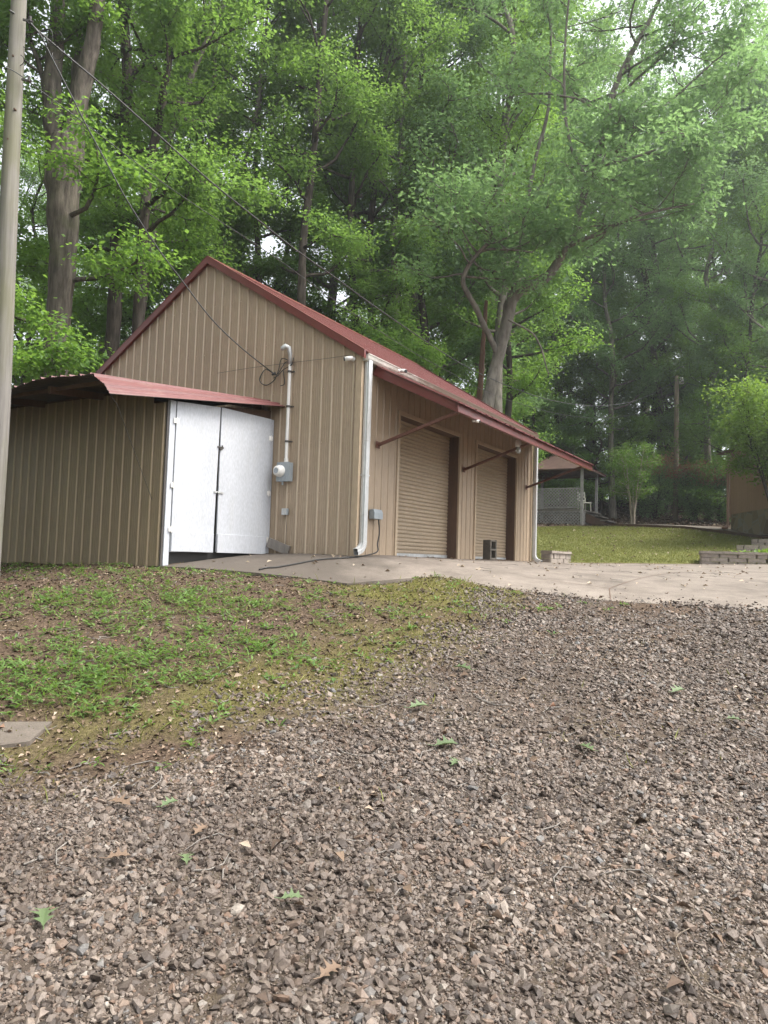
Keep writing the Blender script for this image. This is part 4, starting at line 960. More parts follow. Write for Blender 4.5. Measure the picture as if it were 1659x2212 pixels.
# ================================================================== trees traced from the place
def finish_tree(t, mbT, mbB, bark, leaves):
    if mbT.v: mbT.build('trunk', M[bark], t, True)
    if mbB.v: mbB.build('branches', M[bark], t, True)
    org = V3(t.location)
    rng, tw, n, sig, L, asp, tm, lm = leaves
    if n: spray(rng, tw, n, sig, .45, L, asp, tm, 'crown', M[lm], t)
def px_path(pts, Y, dY=0.0):
    n = len(pts); out = []; rad = []
    for i, (x, y, wpx) in enumerate(pts):
        yy = Y + dY * i / max(1, n - 1); out.append(at(x, y, yy)); rad.append(wpx / 2 / FPX * yy)
    return out, rad
def traced(name, label, cat, Y, stems, bark, seed, crown_spec, leaf_spec, dY=None, sides=12, group=None):
    rng = np.random.default_rng(seed); mbT, mbB = MB(), MB(); tw = []; org = None; t = None
    for si, st in enumerate(stems):
        pts, rad = px_path(st['p'], st.get('Y', Y), st.get('dY', 0))
        if st.get('root'): pts, rad = trunk_to_ground(pts, rad)
        if org is None:
            org = pts[0] + V3([0, 0, .15]); t = empty(name, org, 0, label, cat, group)
        pts = [p - org for p in pts]
        if st.get('ext'):                                         # carries on above the frame
            d = unit(pts[-1] - pts[-2]); e = st['ext']; r = rad[-1]
            for i in range(1, 4): pts.append(pts[-1] + (d + V3([0, 0, .25])) * e / 3); rad.append(max(r * (1 - .3 * i), .015)); d = unit(d + V3([0, 0, .2]))
        pp, rr_ = smooth_path(pts, rad, 4, rng, .006)
        if st.get('root'): mbT.tube(pp, rr_, sides)
        else:
            lb = MB(); lb.tube(pp, rr_, sides if rr_[0] > .08 else 7); lb.build('limb', M[bark], t, True)
        cs = dict(crown_spec); cs.update(st.get('c', {}))
        if cs.get('n_limb', 0): tw += crown(rng, pp, rr_, cs['t0'], cs['t1'], cs['n_limb'], cs['Lmax'], mbB, cs.get('shape', 'tall'), cs.get('elev', (.1, .8)), cs.get('subs', 4), cs.get('up', .06))
    n, sig, L, asp, tm, lm = leaf_spec
    finish_tree(t, mbT, mbB, bark, (rng, tw, n if tw else 0, sig, L, asp, tm, lm))
    return t
NOC = {'n_limb': 0}
traced('oak_tree', 'massive forked old oak with furrowed bark behind the lean-to shed', 'tree', 17, [
    {'root': 1, 'p': [(118, 800, 55), (122, 740, 52), (130, 640, 54), (136, 560, 58), (136, 480, 64), (136, 400, 72), (140, 340, 76), (148, 300, 66)], 'c': {'t0': .35, 't1': .9, 'n_limb': 7, 'Lmax': 3.2, 'elev': (-.1, .2)}},
    {'main': 1, 'p': [(140, 350, 58), (120, 290, 44), (112, 200, 38), (118, 110, 34), (128, 0, 30)], 'ext': 8, 'c': {'t0': .35, 't1': 1, 'n_limb': 12, 'Lmax': 3.4}},
    {'main': 1, 'p': [(146, 370, 62), (158, 290, 44), (178, 190, 38), (196, 110, 34), (208, 30, 31), (216, -60, 28)], 'ext': 8, 'dY': -.6, 'c': {'t0': .35, 't1': 1, 'n_limb': 12, 'Lmax': 3.4}},
    {'main': 1, 'p': [(160, 360, 46), (165, 250, 36), (172, 150, 32), (184, 50, 29), (190, -30, 26)], 'ext': 8, 'dY': 1.0, 'c': {'t0': .4, 't1': 1, 'n_limb': 10, 'Lmax': 3.4}},
    {'p': [(104, 230, 14), (88, 150, 12), (66, 90, 10), (40, 40, 8)], 'c': {'t0': .3, 't1': 1, 'n_limb': 6, 'Lmax': 2}},
], 'bark_big', 11, {'t0': .3, 't1': 1}, (56000, .28, .135, .62, T_LEAF, 'leaf_maple'), sides=18)
# the knot on its trunk
oak = traced('leaning_oak', 'pale leaning oak with a heavy bent limb rising behind the awning roof', 'tree', 22, [
    {'root': 1, 'p': [(1052, 880, 28), (1062, 830, 27), (1076, 770, 26), (1092, 710, 27), (1102, 660, 28), (1110, 635, 25)], 'c': NOC},
    {'main': 1, 'p': [(1106, 650, 23), (1128, 625, 22), (1160, 612, 22), (1190, 590, 20), (1215, 550, 18), (1238, 500, 17), (1256, 440, 17), (1270, 385, 18), (1292, 330, 18), (1312, 260, 16), (1332, 180, 14), (1372, 100, 11), (1410, 30, 9), (1450, -60, 7)], 'ext': 3, 'dY': -1.5, 'c': {'t0': .3, 't1': 1, 'n_limb': 24, 'Lmax': 3.0, 'elev': (-.1, .6)}},
    {'p': [(1108, 650, 16), (1112, 610, 13), (1116, 570, 12), (1130, 500, 10), (1140, 430, 9), (1160, 330, 8), (1185, 230, 7), (1190, 60, 5), (1196, -40, 4)], 'dY': 1.0, 'ext': 3, 'c': {'t0': .35, 't1': 1, 'n_limb': 10, 'Lmax': 2.4}},
    {'p': [(1080, 780, 13), (1062, 735, 13), (1046, 705, 13), (1028, 665, 12), (1002, 618, 11), (1004, 590, 10), (1030, 550, 9), (1062, 514, 8), (1052, 478, 6), (1044, 430, 5)], 'dY': -1.6, 'c': {'t0': .5, 't1': 1, 'n_limb': 12, 'Lmax': 2.3, 'elev': (-.1, .5)}},
    {'p': [(1030, 548, 7), (1060, 538, 6), (1110, 540, 5), (1150, 545, 4)], 'dY': -.6, 'Y': 21, 'c': {'t0': .3, 't1': 1, 'n_limb': 6, 'Lmax': 1.6, 'elev': (-.1, .3)}},
    {'p': [(1268, 390, 10), (1252, 355, 8), (1236, 325, 7), (1224, 270, 7), (1219, 190, 6), (1222, 70, 5), (1232, -30, 4)], 'Y': 21, 'ext': 2, 'c': {'t0': .3, 't1': 1, 'n_limb': 9, 'Lmax': 2.2}},
    {'p': [(1228, 530, 12), (1262, 516, 10), (1300, 502, 10), (1335, 484, 8), (1380, 466, 7), (1445, 450, 5), (1500, 440, 3)], 'Y': 21.2, 'dY': -1.5, 'c': {'t0': .15, 't1': 1, 'n_limb': 12, 'Lmax': 2.2, 'elev': (-.2, .4)}},
    {'p': [(1272, 390, 10), (1290, 366, 8), (1330, 352, 7), (1400, 330, 5), (1480, 290, 4), (1560, 230, 3)], 'Y': 20.8, 'dY': -1.5, 'c': {'t0': .2, 't1': 1, 'n_limb': 14, 'Lmax': 2.4, 'elev': (-.2, .5)}},
    {'p': [(1330, 330, 8), (1400, 260, 6), (1480, 190, 5), (1560, 120, 4), (1630, 90, 3)], 'Y': 20.5, 'dY': -.8, 'c': {'t0': .15, 't1': 1, 'n_limb': 12, 'Lmax': 1.9, 'elev': (-.2, .5)}},
    {'p': [(1098, 690, 6), (1125, 705, 5), (1150, 720, 4), (1168, 748, 4), (1178, 785, 3), (1186, 812, 2)], 'Y': 21, 'c': NOC},
], 'bark_pale', 5, {'t0': .3, 't1': 1}, (33000, .32, .165, .70, T_OAK, 'leaf_oak'), sides=14)
stemtrees = [
    ('hardwood_tree', 'tall grey trunk standing between the old forked oak and the left roof slope', 20, [(238, 790, 30), (248, 650, 30), (254, 480, 27), (266, 330, 25), (274, 160, 23), (264, 0, 20)], 'bark', 8),
    ('hardwood_tree', 'dark slightly curved trunk rising just left of the roof apex', 19, [(298, 720, 27), (305, 600, 26), (311, 480, 23), (321, 380, 21), (345, 250, 19), (366, 120, 17), (384, 0, 15)], 'bark', 8),
    ('hardwood_tree', 'grey tree leaning to the right high above the left roof slope', 21, [(345, 420, 14), (365, 300, 15), (398, 205, 14), (432, 120, 13), (468, 42, 12), (490, -20, 10)], 'bark_pale', 6),
    ('hardwood_tree', 'slim pale tree directly behind the roof apex', 24, [(458, 560, 11), (452, 420, 10), (454, 300, 10), (462, 180, 9), (470, 40, 8)], 'bark_pale', 5),
    ('hardwood_tree', 'slim pale tree with a curved stem just right of the roof apex', 25, [(492, 600, 15), (500, 450, 13), (516, 390, 12), (538, 320, 10), (560, 200, 9), (575, 60, 7)], 'bark_pale', 5),
    ('hardwood_tree', 'straight dark trunk above the middle of the right roof slope', 23, [(650, 670, 20), (655, 520, 18), (666, 430, 17), (680, 300, 16), (690, 170, 14), (702, 40, 12)], 'bark', 8),
    ('hardwood_tree', 'dark slim tree rising behind the conduit mast and roof', 26, [(560, 640, 14), (556, 520, 12), (550, 400, 12), (560, 250, 10), (566, 60, 8)], 'bark', 6),
    ('hardwood_tree', 'dark trunk rising behind the corner downspout', 25, [(768, 760, 18), (764, 640, 16), (756, 500, 15), (762, 360, 13), (770, 160, 11), (782, 0, 9)], 'bark', 7),
    ('hardwood_tree', 'grey trunk behind the roof above the first roll-up door', 26, [(852, 800, 15), (856, 650, 14), (850, 520, 12), (862, 380, 11), (872, 200, 9), (880, 20, 7)], 'bark_pale', 6),
    ('hardwood_tree', 'dark trunk seen just left of the leaning oak', 27, [(930, 850, 20), (918, 720, 18), (905, 600, 16), (893, 470, 15), (900, 300, 12), (914, 100, 10)], 'bark', 7),
    ('hardwood_tree', 'dark crooked tree between the leaning oak and the far utility pole', 42, [(1412, 900, 17), (1432, 760, 15), (1404, 690, 14), (1396, 610, 13), (1378, 500, 12), (1366, 380, 12), (1380, 220, 9)], 'bark', 8),
    ('hardwood_tree', 'slim pale stem behind the bent limb of the leaning oak', 33, [(1128, 470, 9), (1148, 400, 9), (1168, 320, 10), (1172, 200, 9), (1176, 60, 7)], 'bark_light', 5),
]
for i, (nm, lab, Y, pth, bk, nl) in enumerate(stemtrees):
    right = pth[0][0] > 820
    traced(nm, lab, 'tree', Y, [{'root': 1, 'p': pth, 'ext': 5, 'c': {'t0': .34, 't1': 1, 'n_limb': 22, 'Lmax': 3.0, 'elev': (.0, .8)}}], bk, 40 + i, {'t0': .35, 't1': 1},
           (24000, .28, .125, .58, T_LEAF, 'leaf_oak' if right and i % 2 else ('leaf_maple' if i % 3 == 0 else 'leaf_forest')), sides=10)
traced('dead_snag', 'thin reddish dead trunk standing just left of the leaning oak', 'dead tree', 22.5, [{'root': 1, 'p': [(1036, 870, 13), (1040, 800, 12), (1045, 730, 11), (1050, 650, 7)], 'c': NOC}], 'bark_dead', 3, {}, (0, .1, .1, .5, T_LEAF, 'leaf_oak'), sides=8)

# ------------------------------------------------------------------ the wood behind: a few kinds, each tree an object with trunk, branches and crown
def forest_kind(name, seed, H, r0, t0, n_limb, Lmax, nleaf, L, lm, bark, shape='tall', wob=.5, sig=.26, elev=(.0, .75), subs=5, tm=T_LEAF, asp=.58):
    rng = np.random.default_rng(seed); k = 7
    pts = [V3([rng.normal() * wob * i / k, rng.normal() * wob * i / k, H * i / k]) for i in range(k + 1)]; pts.insert(0, V3([0, 0, -.4]))
    rad = [r0 * 1.5] + [r0 * (1 - .82 * (i / k)) for i in range(k + 1)]; rad[1] = r0 * 1.15
    pp, rr_ = smooth_path(pts, rad, 4, rng, .01); t = empty(name, (0, 0, 0)); a, b_ = MB(), MB(); a.tube(pp, rr_, 10)
    tw = crown(rng, pp, rr_, t0, 1, n_limb, Lmax, b_, shape, elev, subs)
    finish_tree(t, a, b_, bark, (rng, tw, nleaf, sig, L, asp, tm, lm)); return t
kinds = [forest_kind('forest_tree', 101, 21, .20, .26, 34, 3.3, 38000, .12, 'leaf_forest', 'bark'),
         forest_kind('forest_tree', 102, 24, .24, .30, 36, 3.5, 39000, .125, 'leaf_forest', 'bark_pale', wob=.7),
         forest_kind('forest_tree', 103, 19, .15, .20, 32, 3.0, 34000, .12, 'leaf_maple', 'bark'),
         forest_kind('forest_tree', 104, 22, .19, .22, 36, 3.6, 39000, .13, 'leaf_oak', 'bark_pale', wob=.8)]
small = [forest_kind('understory_tree', 111, 6.5, .07, .14, 20, 2.0, 13000, .11, 'leaf_maple', 'bark', 'round', .35, .22, (-.05, .45)),
         forest_kind('understory_tree', 112, 8.5, .085, .12, 24, 2.4, 16000, .115, 'leaf_forest', 'bark', 'round', .45, .24, (-.1, .5)),
         forest_kind('understory_tree', 113, 5.0, .05, .10, 18, 1.8, 11000, .105, 'leaf_forest', 'bark_pale', 'up', .4, .2, (.0, .6))]
low_kind = [forest_kind('dark_shrub', 131, 3.6, .05, .08, 24, 1.7, 7500, .14, 'leaf_dark', 'bark', 'up', .25, .22, (-.1, .6), 5, T_LEAF, .5)]
used = {}
def place(kind_list, k, X, Y, s, label, cat, group):
    src = kind_list[k]
    if not used.get(src.name): o = src; used[src.name] = 1
    else: o = copy_tree(src)
    o.location = (X, Y, gh(X, Y)); o.rotation_euler = (rnd.uniform(-.03, .03), rnd.uniform(-.03, .03), rnd.uniform(0, 6.28)); o.scale = (s * rnd.uniform(.92, 1.1), s * rnd.uniform(.92, 1.1), s)
    tag(o, label, cat, group); return o
LM = [(-230, 'left of the utility pole'), (40, 'behind the left utility pole'), (165, 'above the lean-to sheet roof'), (330, 'above the left roof slope'), (455, 'above the roof apex'), (570, 'above the upper right roof slope'),
      (690, 'above the middle roof slope'), (790, 'above the corner downspout'), (900, 'above the first roll-up door'), (1050, 'above the second roll-up door'), (1180, 'above the far end of the awning'),
      (1290, 'behind the gazebo steps'), (1375, 'behind the crape myrtle'), (1465, 'behind the far utility pole'), (1550, 'behind the red-tipped shrubs'), (1640, 'behind the brown house'), (1790, 'past the right edge of the house')]
ROWS = [(28, 'nearest row of'), (35, 'second row of'), (43, 'third row of'), (51, 'farthest row of')]
ci = 0
for ri, (Y0, rw) in enumerate(ROWS):
    for px_, where in LM:
        if px_ > 1200 and ri < 2:
            if not (px_ > 1600 and ri == 1): continue
            Y = 34.5
        else: Y = Y0 + rnd.uniform(-2, 2) + (1.5 if px_ > 1200 else 0)
        if px_ < 870 and (ri == 1 or ri == 3): continue                # the wood is shallow on this side: sky shows between the trunks
        if ri == 2 and px_ in (330, 570, 790): continue
        x = px_ + rnd.uniform(-38, 38)
        if ri < 2 and px_ in (1050, 1180): x = (1078, 1064)[px_ == 1180] + rnd.uniform(-4, 4)
        X = (x - CX) / FPX * Y; ci += 1
        place(kinds, (ci * 7 + ri) % 4, X, Y, rnd.uniform(.86, 1.14) * (1.18 if px_ > 880 else 1), f'tall hardwood in the {rw} the wood, {where}', 'tree', 'tall trees of the wood')
for ri, (Y0, rw) in enumerate([(24.5, 'front'), (31, 'middle'), (40, 'back'), (47, 'rear')]):
    for px_, where in LM:
        if px_ > 1150 and ri < 2: continue
        if px_ < 870 and ri == 2 and px_ in (40, 330, 570): continue
        if px_ < 870 and ri == 3: continue
        if ri == 0 and px_ in (1050,): continue
        Y = Y0 + rnd.uniform(-1.5, 1.5); 
        if px_ > 1200: Y = max(Y, 41.5 if ri == 2 else 47)
        x = px_ + 45 + rnd.uniform(-40, 40); X = (x - CX) / FPX * Y; ci += 1
        place(small, (ci + ri) % 3, X, Y, rnd.uniform(.85, 1.3), f'low tree in the {rw} of the wood, {where}', 'tree', 'low trees under the wood')
# large-leaved dark trees that overhang the far pole and shrubs
dk_kind = [forest_kind('dark_leaved_tree', 121, 14, .13, .14, 30, 3.6, 9500, .21, 'leaf_dark', 'bark', 'round', .5, .3, (-.25, .5), 5, T_LEAF, .42)]
for X, Y, s, lab in ((8.4, 41, 1.0, 'dark glossy-leaved tree hanging over the gazebo roof'), (13.0, 44, 1.05, 'dark glossy-leaved tree spreading behind the crape myrtle'), (17.0, 43, 1.0, 'dark glossy-leaved tree right of the far utility pole')):
    place(dk_kind, 0, X, Y, s, lab, 'tree', 'dark large-leaved trees')

for X, Y, k, lab in ((-10.5, 7.5, 0, 'tall hardwood left of the shed, nearest the drive'), (-13.5, 11.5, 1, 'tall hardwood left of the shed, beside its end wall'), (-9.5, 2.5, 3, 'tall hardwood on the left bank of the drive'), (-14, 5, 2, 'tall hardwood further back on the left bank'), (-11, 16, 1, 'tall hardwood close behind the left end of the shed')):
    place(kinds, k, X, Y, 1.0, lab, 'tree', 'tall trees left of the drive')
for X, Y, k, lab in ((-9.5, 9.5, 1, 'low tree against the left end of the shed'), (-12, 8, 0, 'low tree under the hardwoods left of the shed'), (-9.2, 5.5, 1, 'low tree on the left bank of the drive'), (-7.6, 7.2, 2, 'low tree between the left bank and the utility pole'), (-6.4, 4.2, 0, 'low tree beside the left edge of the gravel')):
    place(small, k, X, Y, 1.0, lab, 'tree', 'low trees left of the drive')

for X, Y, lab in ((7.2, 42, 'dark leafy shrub behind the gazebo roof peak'), (9.6, 41.5, 'dark leafy shrub behind the gazebo lattice'), (12.0, 42.5, 'dark leafy shrub behind the gazebo steps'), (5.2, 41, 'dark leafy shrub behind the far end of the building'), (14.5, 44, 'dark leafy shrub between the crape myrtle and the far pole'), (18, 44, 'dark leafy shrub at the wood edge by the house')):
    place(low_kind, 0, X, Y, rnd.uniform(.85, 1.2), lab, 'shrub', 'dark shrubs at the wood edge')

for px_, Y, s_, lab in ((1325, 39.5, 1.0, 'leafy light green oak between the gazebo and the crape myrtle'), (1425, 41, 1.08, 'leafy light green oak close behind the far utility pole'), (1535, 37.5, 1.02, 'leafy light green oak behind the red-tipped shrubs'), (1650, 33, 1.0, 'leafy light green oak rising behind the brown house roof'), (1215, 41, 1.05, 'leafy light green oak right behind the gazebo roof')):
    place(kinds, 3, (px_ - CX) / FPX * Y, Y, s_, lab, 'tree', 'light green oaks beyond the lawn')
for px_, Y, k, lab in ((1300, 40.5, 1, 'low light green tree beside the gazebo steps'), (1445, 41, 1, 'low light green tree behind the far utility pole'), (1515, 40.5, 0, 'low light green tree above the red-tipped shrubs'), (1600, 35, 1, 'low light green tree beside the house roof')):
    place(small, k, (px_ - CX) / FPX * Y, Y, 1.15, lab, 'tree', 'low trees beyond the lawn')

# far-off wood that reads as one mass
rng = np.random.default_rng(77); n = 52000
X = rng.uniform(-52, 58, n); Y = rng.uniform(57, 74, n); cl = fbm(X * .22, Y * .22, 31); hz_ = ground_h(X, Y, False); top_ = 10 + 9 * fbm(X * .12, Y * .12, 8)
Z = hz_ + top_ * rng.uniform(.0, 1, n) ** 1.7; cl3 = fbm(X * .5 + Z * .37, Z * .6 + Y * .2, 17); k = cl3 > np.where(Z - hz_ < 4.5, .36, np.where(X < 2, .58, .50))
P = np.stack([X, Y, Z], -1)[k]; m_ = len(P)
nr = rng.normal(size=(m_, 3)) * .6; nr[:, 2] += .8; ax = rng.normal(size=(m_, 3)); ax[:, 2] -= .4; L = rng.uniform(.22, .42, m_)
o = link('distant_wood', leaves_mesh('distant_wood', P, ax, nr, L, L * .6, T_LEAF), M['leaf_forest']); tag(o, 'far mass of leaves seen through the trunks of the wood', 'wood', kind='stuff')
w = MB()
for i in range(70):
    x, y = rng.uniform(-50, 55), rng.uniform(55, 72); z = gh(x, y); w.tube([(x, y, z - .3), (x + rng.normal() * .3, y, z + 7), (x + rng.normal() * .6, y, z + 15)], [.2, .15, .06], 6)
o = w.build('distant_trunks', M['bark'], None, True); tag(o, 'far thin trunks seen through the wood', 'wood', kind='stuff')

# ------------------------------------------------------------------ shrubs at the right
def shrub(name, label, cat, base, stems, H, spread, nleaf, L, asp, lm, bark, seed, sig=.16, t0=.35, Lm=.8, top_red=None, r=.03, elev=(.1, .8), nl=9, droop=.3, group=None):
    rng = np.random.default_rng(seed); t = empty(name, base, 0, label, cat, group); a, b_ = MB(), MB(); tw = []
    for i in range(stems):
        az = 6.28 * i / stems + rng.uniform(-.4, .4); s = spread * rng.uniform(.5, 1); h = H * rng.uniform(.8, 1.0) * (1 - .12 * (s / spread))
        pts = [V3([math.cos(az) * .08, math.sin(az) * .08, -.1]), V3([math.cos(az) * s * .22, math.sin(az) * s * .22, h * .3]), V3([math.cos(az) * s * .6, math.sin(az) * s * .6, h * .65]), V3([math.cos(az) * s, math.sin(az) * s, h])]
        pp, rr_ = smooth_path(pts, [r, r * .8, r * .5, r * .2], 4, rng, .015); a.tube(pp, rr_, 6); tw += crown(rng, pp, rr_, t0, 1, nl, Lm, b_, 'round', elev, 3, .05)
    a.build('stems', M[bark], t, True); b_.build('branches', M[bark], t, True)
    spray(rng, tw, nleaf, sig, .7, L, asp, T_LEAF, 'foliage', M[lm], t, droop)
    if top_red:
        tr = [p for p in tw if p[2] > H * .72]
        if tr: spray(rng, np.array(tr) + V3([0, 0, .14]), top_red, .12, .8, L * 1.1, asp, T_LEAF, 'red_tips', M['leaf_red'], t, -.5)
    return t
p = at(1366, 1139, 33.0); shrub('crape_myrtle', 'small multi-stemmed crape myrtle with pale bare legs on the lawn crest', 'small tree', (p[0], p[1], gh(p[0], p[1])), 5, 3.9, .95, 7500, .085, .5, 'leaf_maple', 'bark_light', 21, .14, .42, .75, None, .045)
for x_, Y_, H_, sp_, lab, sd in ((1415, 39.0, 3.1, 1.2, 'red-tipped dark shrub left of the far utility pole', 31), (1500, 37.5, 2.8, 1.3, 'red-tipped dark shrub right of the far utility pole', 32), (1555, 36, 2.4, .9, 'smaller red-tipped shrub beside the house corner', 33)):
    X_ = at(x_, 1100, Y_)[0]; shrub('red_tip_shrub', lab, 'shrub', (X_, Y_, gh(X_, Y_)), 10, H_, sp_, 7500, .12, .42, 'leaf_oak', 'bark', sd, .2, .15, .8, 3200, .03, (.0, .8), 10, group='red-tipped shrubs')
X_ = at(1682, 1000, 23.5)[0]; shrub('bright_shrub', 'large yellow-green shrub in front of the brown house', 'shrub', (X_, 23.5, gh(X_, 23.5)), 11, 5.3, 1.85, 21000, .12, .5, 'leaf_bright', 'bark', 41, .21, .52, .95, None, .035, (.0, .9), 10, .1)
for i, (x_, Y_) in enumerate(((1600, 19.6), (1650, 19.4))):
    q = at(x_, 1190, Y_); rg = np.random.default_rng(60 + i); n = 60; az = rg.uniform(0, 6.28, n); el = rg.uniform(.2, 1.1, n)
    ax = np.stack([np.cos(az) * np.cos(el), np.sin(az) * np.cos(el), np.sin(el)], -1); L = rg.uniform(.18, .34, n)
    z = gh(q[0], q[1]); o = link('border_plant', leaves_mesh('border_plant', V3([[q[0], q[1], z + .02]]) + rg.normal(size=(n, 3)) * V3([.15, .1, .02]), ax, V3([0, 0, 1.]) + rg.normal(size=(n, 3)) * .2, L, L * .35, T_LANCE), M['leaf_bright'])
    tag(o, ['low leafy border plant above the longer block wall', 'low leafy border plant above the block wall nearest the right edge'][i], 'plant', 'border plants')
for i in range(9):                                                  # brush at the foot of the wood
    px_ = (1335, 1450, 1530, 60, 250, 420, 640, 800, 960)[i]; Y_ = (44, 45, 43.5, 22.5, 23, 22, 23.5, 23, 23)[i]; X_ = (px_ - CX) / FPX * Y_
    shrub('brush', 'leafy green brush ' + ('at the edge of the wood right of the gazebo', 'at the edge of the wood behind the far pole', 'at the edge of the wood beside the house', 'behind the left utility pole at the wood edge', 'behind the shed at the wood edge', 'below the roof apex behind the building', 'behind the middle of the building', 'behind the building corner', 'behind the roll-up door bays')[i], 'shrub', (X_, Y_, gh(X_, Y_)), 7, 2.0, 1.2, 3000, .12, .55, 'leaf_forest', 'bark', 70 + i, .22, .1, .8, group='brush at the wood edge')

# ================================================================== ground cover
def stones(name, X, Y, size, sub, seed):
    import bmesh
    rng = np.random.default_rng(seed); n = len(X)
    bm = bmesh.new(); bmesh.ops.create_icosphere(bm, subdivisions=sub, radius=.5); tv = np.array([v.co[:] for v in bm.verts]); tf = [tuple(v.index for v in f.verts) for f in bm.faces]; bm.free()
    k = len(tv); V = np.empty((n, k, 3), np.float32)
    nv = 40                                                        # base shapes: chipped by random planes, so stones are angular
    shapes = []
    for i in range(nv):
        s = tv.copy()
        for c in range(4):
            d = unit(rng.normal(size=3)); lim = rng.uniform(.20, .36); pr = s @ d; s = s - np.maximum(pr - lim, 0)[:, None] * d
        shapes.append(s + rng.normal(size=s.shape) * (.006 if sub > 1 else .05))
    shapes = np.array(shapes); sid = rng.integers(0, nv, n)
    sc3 = np.stack([rng.uniform(1.0, 1.5, n), rng.uniform(.8, 1.2, n), rng.uniform(.6, .95, n)], -1) * size[:, None]
    a = rng.uniform(0, 6.28, n); tx, ty = rng.normal(size=n) * .3, rng.normal(size=n) * .3
    S = shapes[sid] * sc3[:, None, :]
    ca, sa = np.cos(a)[:, None], np.sin(a)[:, None]
    x = S[..., 0] * ca - S[..., 1] * sa; y = S[..., 0] * sa + S[..., 1] * ca; z = S[..., 2] + tx[:, None] * x + ty[:, None] * y
    h = np.where(inside(pad_poly, X, Y), base_h(X, Y), ground_h(X, Y))
    V[..., 0] = x + X[:, None]; V[..., 1] = y + Y[:, None]; V[..., 2] = z + (h + sc3[:, 2] * rng.uniform(.02, .26, n))[:, None]
    me = stamp_mesh(name, tv, tf, n, V); me.shade_flat(); return me
rng = np.random.default_rng(5)
def ruts(X, Y):                                                   # two worn wheel tracks where the stone is packed down into fines
    c = .15 + .16 * (Y - 2.5) + .25 * np.sin(Y * .5); w_ = (fbm(X * 2.2, Y * 1.1, 33) - .5) * .5
    return np.clip(np.exp(-((X - c + .85 + w_) / .28) ** 2) + .8 * np.exp(-((X - c - .75 + w_) / .26) ** 2), 0, 1)
def gravel_pts(n, x0, x1, y0, y1, thr=.0):
    X = rng.uniform(x0, x1, n); Y = rng.uniform(y0, y1, n); g, mo, la, ix, iy, _, _ = masks(X, Y, base_h(X, Y)); ins = inside(pad_poly, X, Y)
    dens = np.clip(g, 0, 1) * (.62 + .80 * fbm(X * .9, Y * .9, 44)) * (1 - .40 * ruts(X, Y)) ; k = (rng.uniform(size=n) < dens + .012) & (np.abs(X) < Y * .62 + 1.6) & (~ins | (rng.uniform(size=n) < .75 * np.exp(-edge_dist(pad_poly, X, Y) / .13) * (X > .6)))
    return X[k], Y[k]
X, Y = gravel_pts(165000, -3.6, 3.6, 1.9, 4.6); sz = np.clip(rng.lognormal(math.log(.0132), .52, len(X)) * (.6 + .8 * fbm(X * .8, Y * .8, 90)), .005, .05)
o = link('gravel', stones('gravel', X, Y, sz, 1, 8), M['stone']); tag(o, 'loose crushed stone of the drive in the foreground', 'gravel', kind='stuff')
X, Y = gravel_pts(215000, -6.5, 7.5, 4.6, 10.2); sz = np.clip(rng.lognormal(math.log(.0185), .46, len(X)) * (.6 + .8 * fbm(X * .8, Y * .8, 90)), .008, .055)
o = link('gravel', stones('gravel', X, Y, sz, 1, 9), M['stone']); tag(o, 'loose crushed stone of the drive up to the concrete apron', 'gravel', kind='stuff')

X, Y = gravel_pts(110000, -2.6, 2.8, 1.9, 4.3); sz = rng.uniform(.005, .012, len(X))
o = link('gravel', stones('gravel', X, Y, sz, 1, 10), M['stone']); tag(o, 'fine grit lying between the crushed stones in the foreground', 'gravel', kind='stuff')
def scatter(n, x0, x1, y0, y1): return rng.uniform(x0, x1, n), rng.uniform(y0, y1, n)
def bank_field(X, Y):
    z = base_h(X, Y); g, mo, la, ix, iy, _, _ = masks(X, Y, z)
    e = lambda cx, cy, rx, ry: np.exp(-((ix - cx) / rx) ** 2 - ((iy - cy) / ry) ** 2)
    d = .085 * (iy > 1222) + 1.0 * e(160, 1475, 260, 62) + .85 * e(30, 1500, 200, 45) + .55 * e(430, 1420, 190, 50) + .6 * e(480, 1318, 110, 26) + (.48 * e(230, 1310, 260, 46)) + .12 * e(330, 1240, 300, 14) + .22 * e(620, 1380, 160, 40)
    d *= (.1 + 1.7 * fbm(X * 1.9, Y * 1.9, 50) ** 1.4) * np.clip(1.15 - g * 1.6, 0, 1)
    shed_in = inside([tuple(wld(-8, -2.32, 0)[:2]), tuple(wld(-1.6, -2.32, 0)[:2]), tuple(wld(-1.6, 1, 0)[:2]), tuple(wld(-8, 1, 0)[:2])], X, Y)
    bad = inside(pad_poly, X, Y) | shed_in | inside([tuple(p[:2]) for p in sp], X, Y)
    return np.where(bad, 0, d), g, ix, iy, bad
X, Y = scatter(21000, -8.5, 3, 3.8, 11.6); d, g, ix, iy, bad = bank_field(X, Y); k = rng.uniform(size=len(X)) < d; X, Y, d = X[k], Y[k], d[k]
n = len(X); m_ = 8; az = rng.uniform(0, 6.28, (n, m_)); lv = rng.uniform(.15, 1, (n, m_)); hgt = (.03 + .085 * np.clip(d, 0, 1.1) * rng.uniform(.5, 1.2, n))[:, None] * lv
el = rng.uniform(-.15, .75, (n, m_)); P = np.stack([X[:, None] + np.cos(az) * .02 * lv + rng.normal(size=(n, m_)) * .012, Y[:, None] + np.sin(az) * .02 * lv + rng.normal(size=(n, m_)) * .012, ground_h(X, Y)[:, None] + hgt], -1).reshape(-1, 3)
ax = np.stack([np.cos(az) * np.cos(el), np.sin(az) * np.cos(el), np.sin(el)], -1).reshape(-1, 3); nr = V3([0, 0, 1.]) + rng.normal(size=ax.shape) * .3
